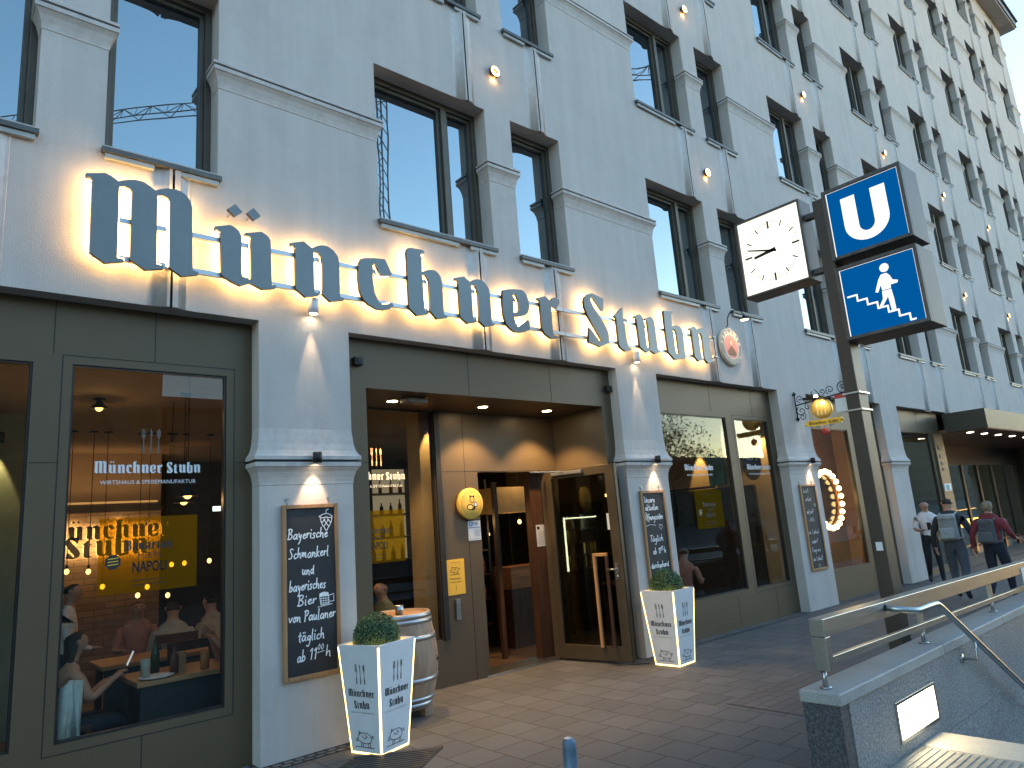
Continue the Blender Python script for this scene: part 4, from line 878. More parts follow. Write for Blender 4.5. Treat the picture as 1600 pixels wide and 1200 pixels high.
# ================================================================== lit planters and box balls
PAN = mat('planter_panel', (.66,.67,.69), .45, var=.05); EDGE = emat('planter_edge_light', (1,.68,.22), 1.7)
def planter(loc, rz, label, bushlabel):
    t = thing('lit_planter', label, 'planter', loc, rz, 'tapered planters by the entrance', local=True)
    b0, b1, H = .15, .208, .76
    a = MB()
    def ring(h, z): return [(-h,-h,z),(h,-h,z),(h,h,z),(-h,h,z)]
    a.hexa(ring(b0-.012,.012), ring(b1-.012,H-.03), 0)
    a.build('core', [mat_glowcore], t)
    a = MB()
    for k in range(4):
        c, s = [(0,-1),(1,0),(0,1),(-1,0)][k]
        def pt(u, z, off, c=c, s=s):
            h = b0 + (b1-b0)*z/H; return (c*(h+off) - s*u, s*(h+off) + c*u, z)
        i0, i1 = b0-.013, b1-.013
        q = [pt(-i0,.016,0), pt(i0,.016,0), pt(i1,H,0), pt(-i1,H,0)]; r = [pt(-i0,.016,-.008), pt(i0,.016,-.008), pt(i1,H,-.008), pt(-i1,H,-.008)]
        a.hexa(r, q, 0)
    for k in range(4):
        c, s = [(0,-1),(1,0),(0,1),(-1,0)][k]
        a.hexa([(c*(b1-.03)-s*u, s*(b1-.03)+c*u, H-.006) for u in (-b1+.03, b1-.03)] + [(c*b1-s*u, s*b1+c*u, H-.006) for u in (b1, -b1)],
               [(c*(b1-.03)-s*u, s*(b1-.03)+c*u, H+.004) for u in (-b1+.03, b1-.03)] + [(c*b1-s*u, s*b1+c*u, H+.004) for u in (b1, -b1)], 0)
    a.build('panels', [PAN], t)
    e = MB()
    for sx, sy in ((-1,-1),(1,-1),(1,1),(-1,1)): e.bar((sx*(b0-.006),sy*(b0-.006),.008), (sx*(b1-.006),sy*(b1-.006),H-.01), .010, .010, 0)
    for k in range(4):
        c, s = [(0,-1),(1,0),(0,1),(-1,0)][k]; h = b0-.004
        e.bar((c*h-s*-h, s*h+c*-h, .008), (c*h-s*h, s*h+c*h, .008), .010, .012, 0)
    e.build('edge_light', [EDGE], t)
    L = MB()
    for k in (0, 3, 1):
        c, s = [(0,-1),(1,0),(0,1),(-1,0)][k]
        def f(u, z, d, c=c, s=s):
            h = b0 + (b1-b0)*z/H + .0018 - d; return (c*h - s*u, s*h + c*u, z)
        cutlery(L, -.045, .49, .14, f, 1, .28)
        black(L, 'Münchner', -.128, .40, .256, f, 0, hs=1.3); black(L, 'Stubn', -.078, .318, .15, f, 0, hs=1.3)
        sans(L, 'WIRTSHAUS & SPEISEMANUFAKTUR', -.12, .285, .24, f, 2); pig(L, -.068, .055, .135, f, 0, .005)
    L.build('lettering', [INK, mat_greyink, mat_greyink2], t)
    MB().add([(-b1+.02,-b1+.02,H-.03),(b1-.02,-b1+.02,H-.03),(b1-.02,b1-.02,H-.03),(-b1+.02,b1-.02,H-.03)], [(0,1,2,3)]).build('soil', [mat('soil', (.03,.022,.015), .9)], t)
    bz = loc[2] + H + .035; r = .178
    B = MB()
    B.ball((loc[0],loc[1],bz), r*.93, 0, 20, 14)
    for i in range(2600):
        zt_ = random.uniform(-.45, 1); a_ = random.uniform(0, 2*math.pi); q = math.sqrt(1-zt_*zt_)
        n_ = Vector((q*math.cos(a_), q*math.sin(a_), zt_)); p = Vector((loc[0],loc[1],bz)) + n_*r*random.uniform(.93, 1.03)
        d = (n_ + Vector((random.gauss(0,.6), random.gauss(0,.6), random.gauss(0,.6)))).normalized(); u = d.orthogonal().normalized(); v = d.cross(u); s_ = random.uniform(.006, .0105)
        B.add([p-u*s_, p-v*s_*.55, p+u*s_, p+v*s_*.55], [(0,1,2,3)], random.choice((1,1,2)))
    tag(B.build('boxwood_ball', [mat('box_core', (.012,.028,.012), .9), mat('box_leaf', (.045,.115,.04), .55), mat('box_leaf_light', (.085,.17,.055), .5)], origin=(loc[0],loc[1],bz)), bushlabel, 'shrub', 'clipped box balls')
mat_glowcore = emat('planter_core', (1,.62,.2), 2.2); mat_greyink = mat('grey_print', (.14,.13,.12), .6); mat_greyink2 = mat('light_grey_print', (.30,.29,.28), .6)
planter((2.825,-.33,0), R(17), 'white tapered planter with glowing edges in front of the left chalkboard', 'clipped green box ball in the planter beside the wooden barrel')
planter((6.33,-.43,-.014), R(4), 'white tapered planter with glowing edges in front of the opening hours board', 'clipped green box ball in the planter right of the open door')
P = [(6.2,-.2,.004),(6.12,-.25,.006),(6.05,-.18,.006),(5.98,-.10,.006),(5.9,-.02,.006),(5.97,.2,.006)]
tag(MB().tube(P, .006, 6).build('power_cable', [BLKM], origin=(6.1,-.2,0)), 'black cable running from the right planter to the open door', 'cable')
a = MB(); a.hexa([(2.2,-.62,.0),(2.75,-.98,.0),(3.12,-.72,.0),(2.6,-.36,.0)], [(2.2,-.62,.012),(2.75,-.98,.012),(3.12,-.72,.012),(2.6,-.36,.012)])
for i in range(9):
    t = i/9; a.bar((2.22+.36*t+.02,-.62+.24*t-.0,.0135),(2.77+.33*t,-.97+.24*t,.0135),.006,.003,1)
tag(a.build('ground_hatch', [mat('hatch_metal', (.06,.058,.055), .6, .3, var=.3), BLK], origin=(2.7,-.7,0)), 'dark metal hatch in the paving under the left planter', 'hatch')

# ================================================================== barrel table
br = thing('barrel', 'wooden wine barrel with steel hoops used as a standing table', 'barrel', (3.45,.36,0))
OAK = mat('oak_staves', (.30,.20,.135), .6, var=.35, vs=2.2, stretch=(7,7,.5), bump=.2, bs=14)
prof = [(.262,.075),(.275,.12),(.305,.24),(.325,.36),(.333,.46),(.325,.57),(.306,.69),(.282,.81),(.272,.862)]
a = MB(); a.lathe(prof + [(.252,.862),(.25,.84),(.0001,.838)], (3.45,.36,0), 40)
a.lathe([(.262,.075),(.0001,.08)], (3.45,.36,0), 40); a.build('staves', [OAK], br)
def rad(z):
    for (r0,z0),(r1,z1) in zip(prof, prof[1:]):
        if z0 <= z <= z1: return r0 + (r1-r0)*(z-z0)/(z1-z0)
    return .27
for z0, z1 in ((.815,.858),(.775,.812),(.635,.675),(.29,.33),(.135,.17),(.085,.128)):
    MB().lathe([(rad(z0)+.001,z0),(rad(z0)+.006,z0),(rad(z1)+.006,z1),(rad(z1)+.001,z1)], (3.45,.36,0), 40).build('hoop', [mat_hoop if 'mat_hoop' in globals() else ALU], br)
MB().lathe([(.0001,.839),(.249,.839),(.249,.845),(.0001,.846)], (3.45,.36,0), 36).build('barrel_head', [WOODT], br)
for an in (R(-60), R(60), R(180)):
    x, y = 3.45+.235*math.cos(an), .36+.235*math.sin(an); MB().box(x-.045,x+.045,y-.04,y+.04,0,.17).build('foot', [OAK], br, bevel=.006)
MB().lathe([(.0001,-.0),(.022,-.0),(.022,.012),(.0001,.014)], (3.66,.10,.46), 12, axis='y').build('bung', [WOODD], br)
tag(MB().lathe([(.0001,.8475),(.036,.8475),(.04,.93),(.037,.93),(.034,.855),(.0001,.853)], (3.40,.27,0), 20).build('metal_cup', [STEEL], origin=(3.40,.27,.847)), 'small steel cup standing on the barrel top', 'cup')

# ================================================================== entrance: door leaf, discs, posters
DL = .956; ANG = math.atan2(-.94, .175)
dr = thing('entrance_door', None, None, (5.885,.845,0), ANG, local=True); dr.parent = bld; del dr['_o']; dr['_o'] = (0.,0.,0.)
a = MB(); s_ = .085
for q in ((0,s_,.015,2.15),(DL-s_-.03,DL,.015,2.15),(s_,DL-s_-.03,.015,.17),(s_,DL-s_-.03,2.05,2.15)): a.box(q[0],q[1],-.03,.03,q[2],q[3])
a.build('leaf_frame', [mat('door_bronze', (.095,.068,.042), .4, .4, var=.12)], dr, bevel=.004)
MB().box(s_-.005,DL-s_-.025,-.006,.006,.165,2.055).build('door_glass', [glassmat('door_glass', 1.5, tint=(.50,.50,.46), wave=.03)], dr)
MB().box(.80,.875,-.0085,-.0065,1.42,1.60).build('notice', [WHT], dr)
MB().box(DL+.001,DL+.012,-.028,.028,.015,2.15).build('edge_seal', [BLKM], dr)
a = MB(); a.box(.12,.55,-.07,-.031,2.085,2.125); a.bar((.30,-.06,2.125),(.02,-.34,2.14),.022,.014); a.build('door_closer', [ALU], dr, bevel=.003)
a = MB(); a.box(.60,.635,-.075,-.045,.16,1.17); a.box(.635,.79,-.075,-.045,1.135,1.17); a.build('wooden_pull', [woodmat('pull_wood', (.45,.22,.085), .45)], dr, bevel=.004)
a = MB(); a.box(.755,.79,-.072,-.045,.16,1.134); a.box(.61,.63,-.045,-.03,.2,.23); a.box(.61,.63,-.045,-.03,1.1,1.13); a.build('pull_upright', [WOODD], dr, bevel=.004)
a = MB(); a.box(.86,.90,-.038,-.03,.88,1.06); a.tube([(.88,-.03,.99),(.88,-.075,.99),(.78,-.08,.99)], .009, 8); a.lathe([(.0001,-.044),(.014,-.044),(.014,-.03)], (.88,0,.91), 12, axis='y'); a.build('handle', [STEEL], dr)
# soffit downlights
for x, y in ((3.60,.56),(4.74,.55),(5.69,.53)):
    nm = 'recessed downlight over the ' + {3.60:'restaurant side pane', 4.74:'yellow medal disc', 5.69:'open entrance door'}[x]
    t = thing('downlight', 'round ' + nm, 'downlight', (x,y,2.84), 0, 'downlights in the entrance ceiling')
    MB().lathe([(.052,2.842),(.066,2.838),(.07,2.848)], (x,y,0), 24).build('trim', [ALU], t)
    MB().lathe([(.0001,2.8405),(.052,2.8405)], (x,y,0), 24).build('lens', [emat('downlight_warm', (1,.78,.48), 20)], t)
    aim(lamp('beam', 'SPOT', t, (x,y,2.825), 54, (1,.62,.25), spot_size=R(105), spot_blend=.45, shadow_soft_size=.05), (0,0,-1))
t = thing('smoke_detector', 'flat white emergency unit on the entrance ceiling', 'ceiling unit', (3.66,.36,2.8)); a = MB(); a.box(3.6,3.84,.28,.42,2.785,2.838); a.build('unit', [mat('unit_grey', (.22,.2,.17), .5)], t, bevel=.012)
for x, z, lb in ((2.975,3.085,'small black motion sensor at the top left of the entrance surround'), (6.33,3.07,'small black motion sensor at the top right of the entrance surround')):
    a = MB(); a.box(x-.04,x+.045,.075,.129,z-.035,z+.035); a.box(x-.02,x+.03,.068,.075,z-.02,z+.02); tag(a.build('motion_sensor', [BLKM], origin=(x,.13,z), bevel=.006), lb, 'sensor')
# yellow award disc
dc = thing('award_disc', 'round yellow award disc with bear drawing beside the doorway', 'plaque', (4.70,.83,1.81))
cx, cz, yd = 4.70, 1.815, .815
a = MB(); a.lathe([(.0001,yd),(.158,yd),(.17,yd+.012),(.17,yd+.05),(.0001,yd+.06)], (cx,0,cz), 40, axis='y'); a.build('disc', [mat('disc_yellow', (.80,.52,.10), .45, var=.1)], dc)
f = XZ(yd-.0015); b = MB()
arc_text(b, 'BOTSCHAFTER BAYERISCHER WIRTSHAUSKULTUR', cx, cz, .133, R(250), R(-70), .027, f, 1)
for r in (.108,):
    for i in range(40): t0 = 2*math.pi*i/40; t1 = t0 + .09; b.ribbon([(cx+r*math.cos(t0),cz+r*math.sin(t0)),(cx+r*math.cos(t1),cz+r*math.sin(t1))], .0025, f, 1)
def blob(b, x, z, rx, rz, m, d=0, n=16): b.prism([[(x+rx*math.cos(2*math.pi*i/n), z+rz*math.sin(2*math.pi*i/n)) for i in range(n)]], XZ(yd-.0015-d), 0, 0, m)
for (x, z, rx, rz, m) in ((.01,.045,.035,.038,0),(.01,.045,.026,.029,2),(-.02,-.035,.045,.032,0),(-.02,-.037,.033,.022,2),(.055,-.01,.026,.03,0),(.055,-.01,.018,.021,3),(-.012,.08,.012,.012,0),(.035,.078,.012,.012,0),(.01,-.06,.03,.012,0),(.04,-.045,.012,.022,0)):
    blob(b, cx+x, cz+z, rx, rz, m, .0004*(abs(m))+.0003)
b.build('print', [INK, mat('brown_print', (.30,.17,.04), .6), mat('disc_yellow_inner', (.82,.56,.16), .5), WHT], dc)
def flat_sign(name, x0, x1, z0, z1, y, base, label, cat, draw, mats):
    a = MB(); a.box(x0,x1,y-.004,y,z0,z1,0); t = thing(name, label, cat, ((x0+x1)/2,y,z0)); a.build('sheet', [base], t)
    b = MB(); draw(b, XZ(y-.0052)); b.build('print', mats, t); return t
def lines(b, f, x0, x1, z, n, dz, m=0, h=.004):
    for i in range(n): b.ribbon([(x0+.01*random.random(), z-i*dz), (x1-random.random()*.25*(x1-x0), z-i*dz)], h, f, m)
def d_gmf(b, f): sans(b, 'GMF', 4.695, 1.572, .125, f, 0); b.ribbon([(4.69,1.557),(4.84,1.557)], .006, f, 0); lines(b, f, 4.76, 4.845, 1.53, 5, .016, 1, .004); b.ribbon([(4.69,1.435),(4.845,1.435)], .004, f, 1)
flat_sign('sticker', 4.682, 4.853, 1.42, 1.63, YB, WHT, 'white sticker with blue GMF letters under the yellow disc', 'sticker', d_gmf, [mat('blue_print', (.03,.09,.35), .5), mat('grey_text', (.35,.35,.36), .6)])
def d_yel(b, f): pig(b, 4.42, 1.09, .10, f, 0, .004); lines(b, f, 4.41, 4.56, 1.21, 1, .02, 0, .003); sans(b, 'Mitarbeiter', 4.405, 1.035, .14, f, 0); sans(b, 'dringend gesucht', 4.40, 1.005, .15, f, 0); b.ribbon([(4.475,.92),(4.475,.97)], .004, f, 0)
flat_sign('yellow_poster', 4.352, 4.597, .88, 1.242, YB, mat('poster_orange', (.82,.47,.05), .6, var=.06), 'yellow poster with small pig drawing on the brown panel', 'poster', d_yel, [INK])
a = MB(); a.box(4.447,4.507,.855,.879,.628,.835); a.box(4.457,4.497,.851,.855,.70,.80); tag(a.build('entry_reader', [STEEL], origin=(4.477,.88,.63), bevel=.004), 'slim steel entry reader below the yellow poster', 'reader')
def d_doc(b, f): b.box(5.81,5.85,.994,.995,1.475,1.51,0); lines(b, f, 5.81, 5.95, 1.45, 11, .015, 1, .0035)
MB().box(5.74,5.98,1.0,1.1,-.02,2.2).build('inner_door_post', [WOODD], bld)
flat_sign('menu_sheet', 5.795, 5.965, 1.275, 1.53, 1.0, mat('paper_grey', (.55,.55,.58), .6), 'white printed notice on the dark post inside the doorway', 'notice', d_doc, [BLKM, mat('doc_text', (.3,.3,.32), .6)])

# ================================================================== round brewery sign with goose-neck lamp
bs_ = thing('brewery_disc', 'round enamel brewery sign right of the letter sign, red centre with a monk', 'sign', (8.99,-.02,3.86))
cx, cz = 8.99, 3.86; RX = .285; yd = -.05
a = MB(); a.lathe([(.0001,yd),(RX*.96,yd),(RX,yd+.012),(RX,yd+.045),(.0001,yd+.05)], (cx,0,cz), 48, axis='y'); a.build('disc', [mat('cream_enamel', (.62,.56,.44), .35)], bs_)
b = MB(); f0, f1, f2, f3 = XZ(yd-.0012), XZ(yd-.0022), XZ(yd-.0032), XZ(yd-.0042)
cir = lambda r, n=48: [(cx+r*math.cos(2*math.pi*i/n), cz+r*math.sin(2*math.pi*i/n)) for i in range(n)]
b.prism([cir(.268)], f0, 0, 0, 0); b.prism([cir(.192)], f1, 0, 0, 1); b.prism([cir(.180)], f2, 0, 0, 2)
arc_text(b, 'PAULANER', cx, cz, .228, R(178), R(2), .085, f1, 1); arc_text(b, 'MÜNCHEN', cx, cz, .228, R(212), R(328), .075, f1, 1, True)
mk = [(-.03,.10),(.03,.105),(.05,.07),(.045,.03),(.02,.0),(.07,-.03),(.11,-.09),(.10,-.14),(-.10,-.14),(-.11,-.08),(-.06,-.03),(-.02,0),(-.05,.03),(-.055,.07)]
b.prism([[(cx+x, cz+z) for x, z in mk]], f3, 0, 0, 3)
b.prism([[(cx+x, cz+z) for x, z in [(-.03,.085),(.025,.09),(.035,.05),(.015,.01),(-.02,.015),(-.04,.05)]]], XZ(yd-.0050), 0, 0, 4)
b.build('emblem', [mat('disc_black', (.05,.05,.06), .4), mat('disc_cream', (.70,.62,.46), .5), mat('disc_red', (.50,.10,.06), .4), mat('monk_brown', (.16,.07,.03), .6), mat('monk_face', (.66,.46,.28), .6)], bs_)
gl_ = thing('gooseneck_lamp', 'small black goose-neck lamp over the round brewery sign', 'lamp', (8.97,0,4.15))
P = [(8.97,0,4.13),(8.97,-.05,4.18),(8.97,-.06,4.28),(9.0,-.09,4.36),(9.05,-.16,4.40),(9.09,-.22,4.37),(9.11,-.25,4.31)]
MB().tube(P, .008, 8).build('arm', [BLKM], gl_)
MB().lathe([(.012,4.315),(.02,4.29),(.05,4.235),(.066,4.228),(.062,4.232)], (9.11,-.25,0), 20).build('shade', [BLKM], gl_)
MB().lathe([(.0001,4.229),(.058,4.2295),(.05,4.236)], (9.11,-.25,0), 18).build('bulb', [LAMPS], gl_)
aim(lamp('beam', 'SPOT', gl_, (9.09,-.24,4.21), 6, (1,.66,.32), spot_size=R(100), spot_blend=.6, shadow_soft_size=.03), (-.08,.14,-.35))

# ================================================================== wrought iron hanging sign
hs_ = thing('hanging_sign', 'wrought iron bracket with round gold cutlery sign and yellow name banner', 'sign', (10.72,0,2.9))
X = 10.72
def spiral(a, cy, cz, r0, turns, start, dr=1, r=.0065):
    P = []
    for i in range(26):
        t = i/25; an = start + dr*turns*2*math.pi*t; rr = r0*(1-.85*t); P.append((X, cy + rr*math.cos(an), cz + rr*math.sin(an)))
    a.tube(P, r, 6)
a = MB()
a.tube([(X,-.02,2.82),(X,-.02,3.30)], .011, 8); a.tube([(X,-.02,3.08),(X,-.86,3.155)], .011, 8)
for z in (2.86, 3.26): a.tube([(X,0,z),(X,-.05,z)], .02, 8)
spiral(a, -.10, 2.98, .08, 1.4, R(60), -1); spiral(a, -.11, 2.89, .06, 1.3, R(120), 1); spiral(a, -.10, 3.18, .06, 1.3, R(-90), 1); spiral(a, -.21, 3.03, .05, 1.2, R(90), -1); spiral(a, -.17, 3.15, .04, 1.2, R(-90), -1)
spiral(a, -.60, 3.23, .07, 1.4, R(-60), 1); spiral(a, -.47, 3.22, .05, 1.2, R(-90), -1); spiral(a, -.74, 3.10, .05, 1.2, R(100), 1)
a.tube([(X, -.80+.085*math.cos(t), 3.235+.085*math.sin(t)) for t in [2*math.pi*i/24 for i in range(24)]], .007, 6, closed=True); spiral(a, -.80, 3.235, .045, 1.3, 0)
a.tube([(X,-.33,3.11),(X,-.30,3.24),(X,-.36,3.28),(X,-.42,3.20),(X,-.44,3.13)], .007, 6)
a.bar((X-.02,-.16,3.16),(X-.02,-.62,3.09),.03,.035); a.build('bracket', [BLKM], hs_)
yc, zc = -.43, 2.965
fx = lambda x: (lambda u, v, d: (x - d, yc - u, zc + v))
a = MB(); a.lathe([(.0001,X-.03),(.15,X-.03),(.162,X-.02),(.162,X+.02),(.0001,X+.03)], (0,yc,zc), 36, axis='x'); a.build('round_plate', [GOLD], hs_)
b = MB(); cutlery(b, -.075, -.11, .22, fx(X-.0325), 0, .27); b.build('cutlery_emblem', [mat('pale_gold', (.92,.74,.36), .4, .3)], hs_)
a = MB(); a.hexa([(X-.02,-.16,2.715),(X-.02,-.70,2.705),(X+.02,-.70,2.705),(X+.02,-.16,2.715)], [(X-.02,-.16,2.80),(X-.02,-.70,2.785),(X+.02,-.70,2.785),(X+.02,-.16,2.80)]); a.tube([(X,-.69,2.745),(X,-.72,2.77)], .03, 10); a.tube([(X,-.17,2.755),(X,-.145,2.735)], .03, 10); a.build('banner', [mat('banner_yellow', (.88,.55,.06), .45, .2)], hs_)
b = MB(); black(b, 'Münchner Stubn', 0, 2.728, .46, lambda u, v, d: (X-.0215, -.20-u, v - u*.02), 0, hs=1.1)
b.build('banner_lettering', [INK], hs_)
a = MB(); a.tube([(X,-.43,2.70),(X,-.43,2.65)], .006, 6); a.lathe([(.0001,X-.012),(.055,X-.012),(.055,X+.012),(.0001,X+.012)], (0,-.43,2.60), 20, axis='x'); a.build('red_pendant', [REDM], hs_)
a = MB(); spiral(a, -.33, 2.68, .03, 1, 0, 1, .004); spiral(a, -.53, 2.68, .03, 1, R(180), -1, .004); a.build('pendant_scrolls', [BLKM], hs_)
aim(lamp('sign_spot', 'SPOT', hs_, (X-.16,-.42,3.12), 1.6, (1,.8,.5), spot_size=R(110), spot_blend=.6, shadow_soft_size=.03), (.16,0,-.2))
a = MB(); a.lathe([(.0001,3.135),(.035,3.135),(.02,3.17),(.0001,3.175)], (X-.14,-.43,0), 12); a.build('sign_lamp', [LAMPS], hs_)
bl = thing('bollard', 'blue grey steel bollard with worn top at the bottom edge', 'bollard', (3.19,-1.95,0))
a = MB(); a.lathe([(.055,-.05),(.055,.02),(.045,.03),(.044,.16),(.043,.195),(.034,.216),(.015,.224),(.0001,.225)], (3.26,-1.9,0), 28); a.build('post', [BLUEG], bl)
MB().lathe([(.0001,.2265),(.018,.2255),(.026,.2215)], (3.256,-1.9,0), 16).build('worn_cap', [mat('worn_metal', (.55,.56,.58), .4, .3, var=.3, vs=30)], bl)


# ================================================================== people
def person(name, label, loc, heading, H, mats, pose=None, hair=None, group=None, sleeves='long', cat='person', regions=None, bulk=1.):
    """one continuous skinned body facing local +X; mats: skin, top, legs, shoes"""
    J = {'pelvis':(0,0,.96),'waist':(0,0,1.10),'chest':(0,0,1.28),'upper':(0,0,1.41),'neck':(.015,0,1.50),'jaw':(.045,0,1.565),'head':(.03,0,1.645),'crown':(.01,0,1.715),'nose':(.135,0,1.625),
         'sl':(0,.175,1.405),'el':(-.03,.235,1.13),'wl':(.05,.245,.90),'pl':(.075,.245,.84),'sr':(0,-.175,1.405),'er':(-.03,-.235,1.13),'wr':(.05,-.245,.90),'pr':(.075,-.245,.84),
         'hl':(0,.09,.90),'kl':(.03,.10,.50),'al':(0,.10,.09),'tl':(.16,.115,.035),'hr':(0,-.09,.90),'kr':(.03,-.10,.50),'ar':(0,-.10,.09),'tr':(.16,-.115,.035)}
    J.update(pose or {})
    rad = {'pelvis':.135,'waist':.122,'chest':.142,'upper':.11,'neck':.050,'jaw':.080,'head':.124,'crown':.096,'nose':.018,'sl':.068,'el':.047,'wl':.033,'pl':.036,'sr':.068,'er':.047,'wr':.033,'pr':.036,
           'hl':.10,'kl':.068,'al':.045,'tl':.038,'hr':.10,'kr':.068,'ar':.045,'tr':.038}
    for q in ('pelvis','waist','chest','upper','sl','sr','el','er','hl','hr','kl','kr'): rad[q] *= bulk
    E = [('pelvis','waist'),('waist','chest'),('chest','upper'),('upper','neck'),('neck','jaw'),('jaw','head'),('head','crown'),('head','nose'),
         ('upper','sl'),('sl','el'),('el','wl'),('wl','pl'),('upper','sr'),('sr','er'),('er','wr'),('wr','pr'),('pelvis','hl'),('hl','kl'),('kl','al'),('al','tl'),('pelvis','hr'),('hr','kr'),('kr','ar'),('ar','tr')]
    names = list(J); P = [Vector(J[k]) for k in names]; rr = [rad[k] for k in names]; ed = [(names.index(a), names.index(b)) for a, b in E]
    lab = {('neck','jaw'):0,('jaw','head'):0,('head','crown'):0,('head','nose'):0,('wl','pl'):0,('wr','pr'):0,('hl','kl'):2,('kl','al'):2,('hr','kr'):2,('kr','ar'):2,('al','tl'):3,('ar','tr'):3,('pelvis','hl'):2,('pelvis','hr'):2,('upper','neck'):1}
    if sleeves == 'short': lab.update({('el','wl'):0,('er','wr'):0})
    if sleeves == 'none': lab.update({('el','wl'):0,('er','wr'):0,('sl','el'):0,('sr','er'):0,('upper','sl'):0,('upper','sr'):0})
    if regions: lab.update(regions)
    bones = [(J[a], J[b], lab.get((a, b), 1)) for a, b in E]
    for sd in 'lr':                                  # fingers
        w_, p_ = Vector(J['w'+sd]), Vector(J['p'+sd]); d = (p_ - w_).normalized(); s_ = d.cross(Vector((0,0,1)) if abs(d.z) < .8 else Vector((0,1,0))).normalized(); c_ = d.cross(s_)
        ip = names.index('p'+sd)
        for k, L in zip((-1.5,-.5,.5,1.5), (.065,.078,.074,.055)):
            a0 = p_ + d*.03 + s_*k*.018; a1 = a0 + d*L*.5 + c_*.008; a2 = a1 + d*L*.4 + c_*.022
            b0 = len(P); P += [a0, a1, a2]; rr += [.0105,.009,.0075]; ed += [(ip,b0),(b0,b0+1),(b0+1,b0+2)]; bones.append((tuple(a0), tuple(a2), 0))
        a0 = p_ - d*.015 + s_*.036; a1 = a0 + d*.03 + s_*.016; b0 = len(P); P += [a0, a1]; rr += [.012,.009]; ed += [(ip,b0),(b0,b0+1)]; bones.append((tuple(a0), tuple(a1), 0))
    k = H / 1.755
    me = bpy.data.meshes.new('b'); me.from_pydata([p*k for p in P], ed, []); ob = bpy.data.objects.new('b', me); COL.objects.link(ob)
    sk = ob.modifiers.new('s', 'SKIN'); sk.use_smooth_shade = True; sk.branch_smoothing = .4
    for v, r in zip(me.skin_vertices[0].data, rr): v.radius = (r*k, r*k); v.use_root = False
    me.skin_vertices[0].data[0].use_root = True
    sb = ob.modifiers.new('u', 'SUBSURF'); sb.levels = 1
    dg = bpy.context.evaluated_depsgraph_get(); m2 = bpy.data.meshes.new_from_object(ob.evaluated_get(dg)); bpy.data.objects.remove(ob); bpy.data.meshes.remove(me)
    def segd(p, a, b):
        a, b = Vector(a), Vector(b); t = max(0, min(1, (p-a).dot(b-a)/max(1e-9,(b-a).length_squared))); return (p - a - (b-a)*t).length
    m2.materials.clear()
    for mt in mats: m2.materials.append(mt)
    wz = J['pelvis'][2] + .02
    for f in m2.polygons:
        c = f.center / k; i = min(range(len(bones)), key=lambda q: segd(c, bones[q][0], bones[q][1])); l = bones[i][2]
        if l == 1 and i == 0 and c.z < wz: l = 2
        f.material_index = l; f.use_smooth = True
    m2.name = name
    o = bpy.data.objects.new(name, m2); COL.objects.link(o); o.location = loc; o.rotation_euler = (0,0,heading); o['_o'] = (0.,0.,0.)
    tag(o, label, cat, group)
    h = Vector(J['head'])*k
    from mathutils.bvhtree import BVHTree
    bv = BVHTree.FromPolygons([v.co.copy() for v in m2.vertices], [list(p.vertices) for p in m2.polygons])
    def skin(d, far=.13):                            # distance from the head's centre to the skin along d
        q = bv.ray_cast(h, Vector(d).normalized()); return min(q[3], far*k) if q[3] else .09*k
    E_ = MB()
    for s_ in (1,-1):
        d = Vector((-.05,s_,-.12)).normalized(); E_.ball(h + d*skin(d), .021*k, 0, 8, 6, 1.3)
    E_.build('ears', [mats[0]], o)
    E_ = MB()
    for s_ in (1,-1):
        d = Vector((1,.36*s_,.05)).normalized(); E_.ball(h + d*(skin(d)-.004*k), .0095*k, 0, 8, 6)
    d = Vector((1,0,-.62)).normalized(); p = h + d*skin(d)
    E_.bar(p + Vector((0,-.02,0))*k, p + Vector((0,.02,0))*k, .008*k, .006*k, 1)
    E_.build('face_features', [BLKM, mat_lips], o)
    if hair:
        mt, style = hair; B = MB(); n = 20
        low = {'short':-.35,'long':-2.4,'bun':-.3,'hood':-.9,'shaved':.05}[style]; th_ = {'short':.011,'long':.018,'bun':.013,'hood':.020,'shaved':.003}[style]
        vs = []
        for i in range(11):
            for j in range(n):
                th = 2*math.pi*j/n; fr = math.cos(th)
                lim = low if fr < .15 else max(low, min(.62, (fr-.15)*2.0))
                z_ = 1 - (1 - max(lim, -.9))*i/10
                d = Vector((math.cos(th)*math.sqrt(max(.0004, 1-z_*z_)) - .05, math.sin(th)*math.sqrt(max(.0004, 1-z_*z_)), z_)).normalized()
                fade = .35 if (i == 10) else 1.
                p = h + d*(skin(d) + th_*k*fade*random.uniform(.8,1.2))
                if style == 'long' and fr < .15 and i > 5: p = h + Vector((-.055 + .02*math.cos(th), .088*math.sin(th), -.02 - (i-5)*.048))*k
                vs.append(p)
        B.add(vs, [(i*n+j, i*n+(j+1)%n, (i+1)*n+(j+1)%n, (i+1)*n+j) for i in range(10) for j in range(n)], 0, True)
        if style == 'bun': B.ball(h + Vector((-.11,0,.05))*k, .045*k, 0, 10, 8)
        B.build('hair', [mt], o)
    return o
mat_lips = mat('lips', (.30,.10,.08), .5)
cloth = lambda n, c, r=.85: mat('cloth_'+n, c, r, var=.18, vs=14, bump=.25, bs=30)
C_W, C_BK, C_DK, C_JN = cloth('white', (.78,.68,.66)), cloth('black', (.015,.015,.018)), cloth('dark_jacket', (.03,.032,.04)), cloth('jeans', (.075,.085,.11))
C_RD, C_NV, C_GY, C_GN, C_PK = cloth('red_jacket', (.20,.028,.038)), cloth('navy', (.018,.022,.035)), cloth('grey_shirt', (.38,.35,.33)), cloth('olive_shirt', (.23,.22,.15)), cloth('pink_top', (.50,.22,.17))
